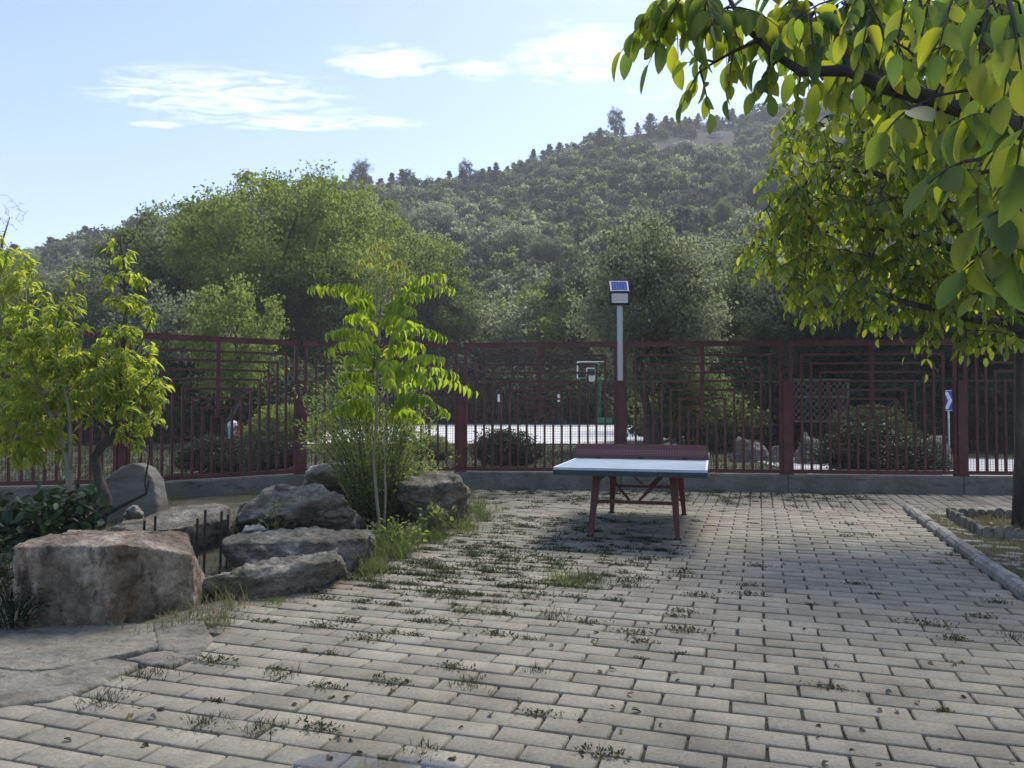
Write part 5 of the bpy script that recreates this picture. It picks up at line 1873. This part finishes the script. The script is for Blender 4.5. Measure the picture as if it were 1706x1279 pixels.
# fallen branch in front of the standing stone
m_ = MB().tube([P(158, 868, 8.5), P(200, 845, 8.55), P(245, 822, 8.6), P(250, 800, 8.65)], [0.025, 0.022, 0.016, 0.01], 6)
m_.tube([P(246, 821, 8.6), P(243, 800, 8.62), P(250, 760, 8.64), P(250, 735, 8.65)], [0.012, 0.011, 0.009, 0.006], 6)
br = m_.build('fallen_branch', M['iron'], origin=P(158, 868, 8.5))
tag(br, 'dark bare branch leaning across the standing stone', 'branch')

# bare tree at the far left
bt = empty('bare_tree', Vector((P(-10, 670, 30).x, 30, -0.1)), 'leafless tree with fine twigs at the far left edge above the others', 'tree')
bs = [[Vector((P(-10, 670, 30).x, 30, -0.1)), P(-8, 500, 30), P(0, 400, 30), P(12, 360, 30)]]
tg = ell_targets([(P(5, 355, 30), (0.95, 0.8, 0.8))], 26)
wood(bt, bs, [[0.16, 0.09, 0.04, 0.012]], grow(bs, tg), 'bark', 0.006, 6)

# --- sapling with feathered leaves
SB = Vector((P(632, 893, 8.2).x, 8.2, 0))
sap = empty('sapling', SB, 'tall slender sapling with feathery compound leaves in front of the fence', 'tree')
ssk = [[SB + Vector((0.03, 0, -0.05)), P(628, 830, 8.2), P(623, 760, 8.2), P(627, 700, 8.2), P(629, 620, 8.2), P(633, 540, 8.2), P(634, 480, 8.2), P(632, 455, 8.2)],
       [SB + Vector((0.05, 0.02, -0.05)), P(643, 820, 8.22), P(640, 740, 8.22), P(646, 660, 8.22), P(640, 600, 8.22)],
       [P(634, 505, 8.2), P(645, 490, 8.2), P(662, 472, 8.2)]]
wood(sap, ssk, [[0.020, 0.018, 0.017, 0.016, 0.014, 0.011, 0.008, 0.004], [0.014, 0.013, 0.011, 0.008, 0.004], [0.009, 0.007, 0.004]], [], 'bark_pale', n=7)
FR = [((632, 528), (515, 480), .02), ((632, 505), (563, 474), -.02), ((640, 505), (738, 459), .12), ((640, 515), (754, 482), .05), ((634, 535), (688, 515), -.35), ((634, 540), (676, 540), -.5),
      ((632, 568), (546, 556), -.25), ((634, 565), (742, 562), -.1), ((632, 575), (545, 585), .1), ((634, 575), (708, 580), .1), ((632, 610), (578, 600), -.5), ((636, 610), (672, 618), .5), ((640, 640), (738, 598), -.45),
      ((640, 640), (761, 625), .1), ((640, 655), (790, 655), .3), ((642, 690), (712, 662), -.2), ((642, 690), (702, 700), .5), ((630, 650), (560, 660), .4), ((628, 690), (575, 690), .3)]
FR += [((633, 520), (585, 500), -.3), ((636, 520), (700, 492), -.25), ((632, 550), (575, 530), .4), ((636, 550), (700, 545), .35), ((632, 590), (590, 575), -.5), ((636, 590), (690, 590), .45),
       ((632, 630), (565, 628), -.1), ((638, 630), (720, 640), -.4), ((640, 665), (745, 690), -.3), ((628, 670), (548, 690), -.2), ((636, 600), (650, 640), -.6)]
YF = [((632, 458), (592, 458), -.6), ((632, 456), (617, 445), -.9), ((634, 456), (648, 443), -.8), ((640, 470), (684, 462), -.6), ((650, 485), (676, 470), -.8)]
for k, ((ax_, ay_), (bx, by), dep) in enumerate(FR + YF):
    young = k >= len(FR)
    a, b = P(ax_, ay_, 8.2), P(bx, by, 8.2 + dep)
    fro = MB()
    n = 18 if not young else 8
    pts = []
    for i in range(n + 1):
        s = i / n
        pts.append(a.lerp(b, s) + Vector((0, 0, (0.32 if young else 0.17) * (b - a).length * math.sin(math.pi * min(1, s * 0.95)))))
    fro.tube(pts, [0.006 * (1 - 0.7 * i / n) for i in range(n + 1)], 4)
    fo = fro.build('frond', M['bark_pale'] if not young else M['leaf_young'], sap)
    ac = []
    for i in range(3 if not young else 2, n + 1):
        tan = (pts[i] - pts[i - 1]).normalized()
        side = tan.cross(Vector((0, 0, 1))).normalized()
        for sg_ in (-1, 1):
            d = side * sg_ * rs.uniform(0.5, 0.9) + tan * rs.uniform(0.2, 0.5) + Vector((0, 0, -rs.uniform(0.6, 1.2)))
            l_ = (0.125 if not young else 0.07) * (0.55 + 0.6 * math.sin(math.pi * (0.2 + 0.65 * i / n))) * rs.uniform(0.85, 1.1)
            if rs.rand() < 0.08:
                continue
            ac.append((pts[i] + Vector((rs.normal(), rs.normal(), rs.normal())) * 0.008, d + Vector((rs.normal(), rs.normal(), rs.normal())) * 0.12, Vector((rs.normal() * 0.15, rs.normal() * 0.15, 0.3)) + side * sg_ * 0.2 + tan * 0.5, l_, l_ * 0.22))
    pos, dr, up, ln_, wd = acc_arrays(ac)
    me = foliage_mesh('leaflets', T_LANCE, pos, dr, up, ln_, wd, M['leaf_sapling'] if not young else M['leaf_young'], ORG[fo.name], True)
    lo = link_mesh('leaflets', me, fo, ORG[fo.name])
    lo['kind'] = 'stuff'


# --- fine-leaved shrub round the sapling
def stem_shrub(name, label, base, n, h, spread, leaf_len, mat, bark='bark_pale', per=46, ratio=0.16, lean=(0, 0), curve=0.25):
    sh = empty(name, base, label, 'shrub')
    st_ = MB()
    acc = []
    for i in range(n):
        a = rs.uniform(0, 2 * math.pi)
        r = spread * math.sqrt(rs.rand())
        hh = h * rs.uniform(0.55, 1.05) * (1 - 0.3 * r / spread)
        b0 = base + Vector((math.cos(a) * r * 0.25, math.sin(a) * r * 0.25, -0.03))
        tip = base + Vector((math.cos(a) * r + lean[0] * hh, math.sin(a) * r * 0.8 + lean[1] * hh, hh))
        mid = b0.lerp(tip, 0.5) + Vector((-math.cos(a) * r * curve * 0.5, 0, hh * 0.12))
        pts = [b0, b0.lerp(mid, 0.5) + Vector((0, 0, 0.02)), mid, mid.lerp(tip, 0.55) + Vector((0, 0, 0.02)), tip]
        st_.tube(pts, [0.005, 0.0045, 0.004, 0.003, 0.0015], 4, cap=False)
        for k in range(per):
            s = 0.10 + 0.90 * (k + rs.rand()) / per
            f = s * 4
            j = min(3, int(f))
            q = pts[j].lerp(pts[j + 1], f - j)
            q = q + Vector((rs.normal(), rs.normal(), rs.normal())) * 0.035
            tan = (pts[j + 1] - pts[j]).normalized()
            d = tan * 0.7 + Vector((rs.normal(), rs.normal(), rs.normal() * 0.6)) * 0.7
            l_ = leaf_len * rs.uniform(0.6, 1.25)
            acc.append((q, d, Vector((rs.normal(), rs.normal(), 1)), l_, l_ * ratio))
    st_.build('stems', M[bark], sh)
    pos, dr, up, ln_, wd = acc_arrays(acc)
    o = link_mesh('foliage', foliage_mesh('foliage', T_RHOMB, pos, dr, up, ln_, wd, M[mat], base), sh, base)
    o['kind'] = 'stuff'
    return sh


stem_shrub('willow_shrub', 'bushy fine-leaved shrub growing round the sapling stems', Vector((P(632, 860, 8.75).x, 8.75, 0)), 120, 2.2, 0.85, 0.06, 'leaf_willow', bark='bark', per=100, lean=(-0.10, 0))
stem_shrub('willow_shrub', 'lower wispy shrub right of the sapling above the dark boulder', Vector((P(690, 850, 9.4).x, 9.4, 0)), 40, 1.1, 0.5, 0.055, 'leaf_willow', per=60)
stem_shrub('leafy_plant', 'bright green leafy plant in front of the dark boulder', Vector((P(722, 868, 8.35).x, 8.35, 0)), 20, 0.36, 0.24, 0.075, 'leaf_mid', per=14, ratio=0.3)
stem_shrub('leafy_plant', 'small plant growing on the rounded boulder', Vector((P(462, 880, 7.4).x, 7.4, 0.05)), 9, 0.42, 0.16, 0.05, 'leaf_willow', per=24, ratio=0.3)
stem_shrub('leafy_plant', 'low plant at the foot of the sapling beside the paving', Vector((P(660, 915, 7.6).x, 7.6, 0)), 26, 0.28, 0.30, 0.05, 'leaf_willow', per=22, ratio=0.3)


# --- dark broad-leaved shrub and weeds at the left
def leaf_shrub(name, label, ells, n, leaf_len, mat, base, ratio=0.28):
    sh = empty(name, base, label, 'shrub')
    pos = []
    for c, r in ells:
        k = int(n * r[0] * r[1] * r[2] / sum(q[1][0] * q[1][1] * q[1][2] for q in ells))
        p = rs.normal(size=(k, 3))
        p /= np.linalg.norm(p, axis=1, keepdims=True)
        pos.append(np.array(c) + p * (rs.rand(k, 1) ** 0.4) * np.array(r))
    pos = np.concatenate(pos)
    pos[:, 2] = np.maximum(pos[:, 2], 0.03)
    m_ = MB()
    for i in range(24):
        q = Vector(pos[rs.randint(len(pos))])
        b0 = base + Vector((rs.normal() * 0.1, rs.normal() * 0.1, -0.03))
        m_.tube([b0, b0.lerp(q, 0.6) + Vector((0, 0, 0.05)), q], [0.01, 0.007, 0.003], 4, cap=False)
    m_.build('stems', M['bark'], sh)
    k = len(pos)
    dirs = rs.normal(size=(k, 3))
    dirs[:, 2] -= 0.5
    ups = rs.normal(size=(k, 3)) * 0.5 + np.array([0, 0, 1])
    ln_ = leaf_len * rs.uniform(0.65, 1.2, k)
    leaf_parts(sh, [T_OVAL_FLAT, T_OVAL], pos, dirs, ups, ln_, ln_ * ratio, M[mat], 110)


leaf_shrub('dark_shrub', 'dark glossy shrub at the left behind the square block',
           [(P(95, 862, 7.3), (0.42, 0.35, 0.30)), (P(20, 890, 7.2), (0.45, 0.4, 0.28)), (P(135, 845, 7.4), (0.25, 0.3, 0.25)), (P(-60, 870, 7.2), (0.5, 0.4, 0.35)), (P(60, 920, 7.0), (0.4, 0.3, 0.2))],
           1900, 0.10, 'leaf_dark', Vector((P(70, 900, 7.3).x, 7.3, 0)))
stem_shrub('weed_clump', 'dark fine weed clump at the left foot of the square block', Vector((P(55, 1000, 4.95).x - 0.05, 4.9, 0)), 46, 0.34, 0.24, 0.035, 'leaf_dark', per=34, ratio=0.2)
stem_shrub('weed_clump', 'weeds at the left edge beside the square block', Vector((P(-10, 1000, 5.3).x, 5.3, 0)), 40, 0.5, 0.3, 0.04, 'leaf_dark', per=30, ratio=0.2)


# ------------------------------------------------------------------ grass and weeds
def blades(pos, n_per, h, spread, mat, name, label=None, cat=None, kind=None, w=0.0035, tmpl=T_BLADE, flat=0.5, origin=(0, 0, 0)):
    k = len(pos)
    hh = np.asarray(h) if np.ndim(h) else np.full(k, h)
    sp_ = np.asarray(spread) if np.ndim(spread) else np.full(k, spread)
    idx = np.repeat(np.arange(k), n_per)
    n = len(idx)
    off = rs.normal(size=(n, 2)) * sp_[idx][:, None] * 0.5
    p = np.array(pos)[idx].copy()
    p[:, :2] += off
    d = np.concatenate([rs.normal(size=(n, 2)) * flat + off * 4, np.ones((n, 1))], 1)
    ups = np.concatenate([d[:, :2] * -1 + rs.normal(size=(n, 2)) * 0.2, np.full((n, 1), 0.4)], 1)
    ln_ = hh[idx] * rs.uniform(0.5, 1.2, n)
    me = foliage_mesh(name, tmpl, p, d, ups, ln_, np.full(n, w) * rs.uniform(0.7, 1.3, n), M[mat], origin)
    o = link_mesh(name, me, None, origin)
    if label:
        tag(o, label, cat)
    if kind:
        o['kind'] = kind
    return o


# weeds in the joints: small flat rosettes of tiny leaves
wp = []
tries = 0
while len(wp) < 560 and tries < 40000:
    tries += 1
    px, py = rs.uniform(60, 1660), 815 + (1250 - 815) * rs.rand() ** 1.7
    p = G(px, py)
    if p.x < left_edge(p.y) + 0.02 or p.y > fence_y(p.x) - 0.2:
        continue
    u, v = p.x * CA - p.y * SA, p.x * SA + p.y * CA
    if u > KERB_U - 0.03:
        continue
    dens = 0.006 if py > 1030 else 0.02
    dens += 0.95 * math.exp(-(((px - 830) / 210) ** 2 + ((py - 925) / 62) ** 2))
    dens += 0.30 * math.exp(-(((px - 640) / 130) ** 2 + ((py - 985) / 45) ** 2))
    dens += 0.55 * math.exp(-(((py - 826) / 12) ** 2))
    dens += 0.03 * math.exp(-(((px - 600) / 330) ** 2 + ((py - 1080) / 80) ** 2))
    if rs.rand() > dens:
        continue
    row_i = round((v - 1.9) / PV)
    if v < FIELD_V:
        v = 1.9 + row_i * PV + rs.normal() * 0.008
    q = uv(u, v, -0.008)
    wp.append((q.x, q.y, q.z))
wp = np.array(wp)
size = rs.uniform(0.5, 1.3, len(wp)) ** 1.4
n_per = 90
idx = np.repeat(np.arange(len(wp)), n_per)
n = len(idx)
ang = rs.uniform(0, 2 * math.pi, n)
rad = np.abs(rs.normal(size=n)) * 0.032 * size[idx]
along = rs.normal(size=n) * 0.055 * size[idx]
p = wp[idx].copy()
p[:, 0] += np.cos(ang) * rad * 0.7 + along * CA
p[:, 1] += np.sin(ang) * rad * 0.7 - along * SA
p[:, 2] += rs.rand(n) * 0.034 * size[idx] * np.exp(-rad / 0.05)
d = np.stack([np.cos(ang), np.sin(ang), rs.uniform(0.1, 1.3, n)], 1) + rs.normal(size=(n, 3)) * 0.3
ups = rs.normal(size=(n, 3)) * 0.5 + np.array([0, 0, 1])
Ln = rs.uniform(0.008, 0.022, n) * (0.6 + 0.6 * size[idx])
o = link_mesh('joint_weeds', foliage_mesh('joint_weeds', T_RHOMB, p, d, ups, Ln, Ln * 0.24, M['weed']))
o['kind'] = 'stuff'
# thin upright stalks in some of them
sel = wp[size > 0.55]
blades(sel, 12, 0.06, 0.05, 'weed', 'joint_grass', kind='stuff', w=0.002, flat=0.6)

# distinct tufts on the paving
for px, py, h, sp_, n_, mt, lab in [(945, 968, 0.17, 0.17, 260, 'grass', 'largest grass tuft in the paving, in front of the table'), (985, 965, 0.12, 0.14, 160, 'weed', 'dark tuft touching the largest one on its right'),
                                    (790, 1016, 0.05, 0.16, 150, 'grass', 'flat yellowish tuft left of the largest one'), (918, 1022, 0.06, 0.12, 130, 'weed', 'dark tuft just below the largest one'),
                                    (180, 1163, 0.06, 0.13, 150, 'weed', 'dark tuft at the edge of the flagstones'), (245, 1118, 0.05, 0.15, 170, 'weed', 'dark mossy weed along the flagstone edge'),
                                    (372, 1030, 0.07, 0.15, 150, 'grass', 'pale tuft at the right end of the flagstones'), (462, 1000, 0.08, 0.13, 140, 'grass', 'green tuft below the low slab'),
                                    (535, 972, 0.10, 0.14, 140, 'grass', 'green tuft under the long boulder'), (470, 1123, 0.045, 0.10, 110, 'weed', 'small dark tuft left of the middle foreground'),
                                    (345, 1200, 0.05, 0.10, 110, 'weed', 'dark tuft in the lower left foreground'), (445, 1210, 0.06, 0.10, 110, 'weed', 'dark tuft right of the lower left one'),
                                    (705, 1245, 0.05, 0.07, 70, 'weed', 'small tuft at the puddle edge'), (785, 1133, 0.05, 0.09, 80, 'weed', 'small tuft in the middle foreground'),
                                    (890, 1112, 0.045, 0.06, 60, 'weed', 'small round tuft right of the middle foreground'), (1680, 1058, 0.05, 0.10, 90, 'weed', 'tuft near the lower end of the kerb')]:
    b = G(px, py)
    b.z = -0.01
    blades([(b.x, b.y, b.z)], n_, h, sp_, mt, 'grass_tuft', lab, 'grass tuft', w=0.0026, flat=0.7, origin=(b.x, b.y, 0))

# grass in the planting bed
gp = []
while len(gp) < 900:
    d = rs.uniform(4.8, 12.6)
    x1 = left_edge(d)
    x = rs.uniform(-0.72 * d, x1 + 0.05)
    if d > fence_y(x) - 0.2:
        continue
    gp.append((x, d, 0.02))
blades(gp, 14, rs.uniform(0.04, 0.16, 900), 0.14, 'dry_grass', 'bed_grass', kind='stuff', w=0.003)
gp = []
for px, py, n_ in [(285, 838, 10), (295, 832, 8), (415, 822, 8), (440, 818, 6), (800, 862, 8), (775, 880, 10), (730, 895, 12), (690, 905, 10), (660, 925, 12), (620, 950, 8), (795, 850, 6), (350, 1000, 3)]:
    for _ in range(n_):
        b = G(px + rs.normal() * 14, py + rs.normal() * 5)
        gp.append((b.x, b.y, 0.0))
blades(gp, 30, rs.uniform(0.10, 0.28, len(gp)), 0.10, 'grass', 'bed_tall_grass', kind='stuff', w=0.003)
# grass between the turf blocks and in the tree pit
gp = []
while len(gp) < 1300:
    u, v = rs.uniform(KERB_U + 0.14, 5.5), rs.uniform(3.6, 11.6)
    q = uv(u, v)
    if abs(q.x) > 0.68 * q.y or (v > 10.9 and rs.rand() < 0.6):
        continue
    gp.append((q.x, q.y, -0.012))
blades(gp, 16, rs.uniform(0.02, 0.06, len(gp)), 0.12, 'dry_grass', 'turf_grass', kind='stuff', w=0.0028, flat=0.9)
gp = [tuple(A_ + du * rs.uniform(0.05, 1.0) + dv * rs.uniform(0.05, 1.45)) for _ in range(90)]
blades(gp, 18, rs.uniform(0.05, 0.14, len(gp)), 0.10, 'dry_grass', 'pit_grass', kind='stuff', w=0.003)
# rough weeds beyond the fence
gp = []
while len(gp) < 2600:
    d = rs.uniform(13.3, 27.5)
    x = rs.uniform(-0.72 * d, 0.72 * d)
    if d < fence_y(min(9, max(-8, x))) + 0.4 or (x > 6.2 and 13.5 < d < 21):
        continue
    gp.append((x, d, -0.06))
blades(gp, 12, rs.uniform(0.05, 0.2, len(gp)), 0.35, 'weed', 'verge_weeds', kind='stuff', w=0.012)

# fallen leaves and bits on the paving
lp = []
while len(lp) < 90:
    p_ = G(rs.uniform(100, 1690), rs.uniform(830, 1270))
    if p_.x > left_edge(p_.y) + 0.1:
        lp.append((p_.x, p_.y, 0.006))
lp = np.array(lp)
n = len(lp)
dd = np.concatenate([rs.normal(size=(n, 2)), rs.uniform(-0.1, 0.25, (n, 1))], 1)
uu = rs.normal(size=(n, 3)) * 0.25 + np.array([0, 0, 1])
Ln = rs.uniform(0.02, 0.05, n)
M['litter'] = leaf_mat('litter', [(0.05, 0.035, 0.02), (0.12, 0.09, 0.04), (0.2, 0.18, 0.14)], [(0.1, 0.07, 0.02)], 0.15, 0.7, 0.2)
o = link_mesh('leaf_litter', foliage_mesh('leaf_litter', T_OVAL_CURL, lp, dd, uu, Ln, Ln * 0.28, M['litter']))
o['kind'] = 'stuff'

# ------------------------------------------------------------------ puddle on the nearest pavers
pc_ = G(668, 1275)
ring = []
for k in range(40):
    a = 2 * math.pi * k / 40
    r = 1 + 0.22 * noise.noise(Vector((math.cos(a) * 1.3, math.sin(a) * 1.3, 5.0))) + 0.08 * noise.noise(Vector((math.cos(a) * 5, math.sin(a) * 5, 9.0)))
    ring.append(Vector((pc_.x + 0.47 * r * math.cos(a), pc_.y - 0.10 + 0.20 * r * math.sin(a) - 0.12 * math.cos(a), 0.0055)))
m_ = MB()
m_.add([Vector((pc_.x, pc_.y - 0.1, 0.0055))] + ring, [(0, 1 + k, 1 + (k + 1) % 40) for k in range(40)])
structure(m_.build('puddle', M['water'], origin=(pc_.x, pc_.y, 0)))

# ------------------------------------------------------------------ thin haze over the valley
hz = MB().box((0, 160, 55), (2 * EXT + 30, 490, 116))
m_, N_, L2, out_ = new_mat('haze')
pvn = N_.new('ShaderNodeVolumePrincipled')
pvn.inputs['Color'].default_value = (0.93, 0.96, 1.0, 1)
pvn.inputs['Density'].default_value = 0.0010
pvn.inputs['Anisotropy'].default_value = 0.13
L2.new(pvn.outputs[0], out_.inputs['Volume'])
hb = hz.build('haze', m_)
hb['kind'] = 'stuff'
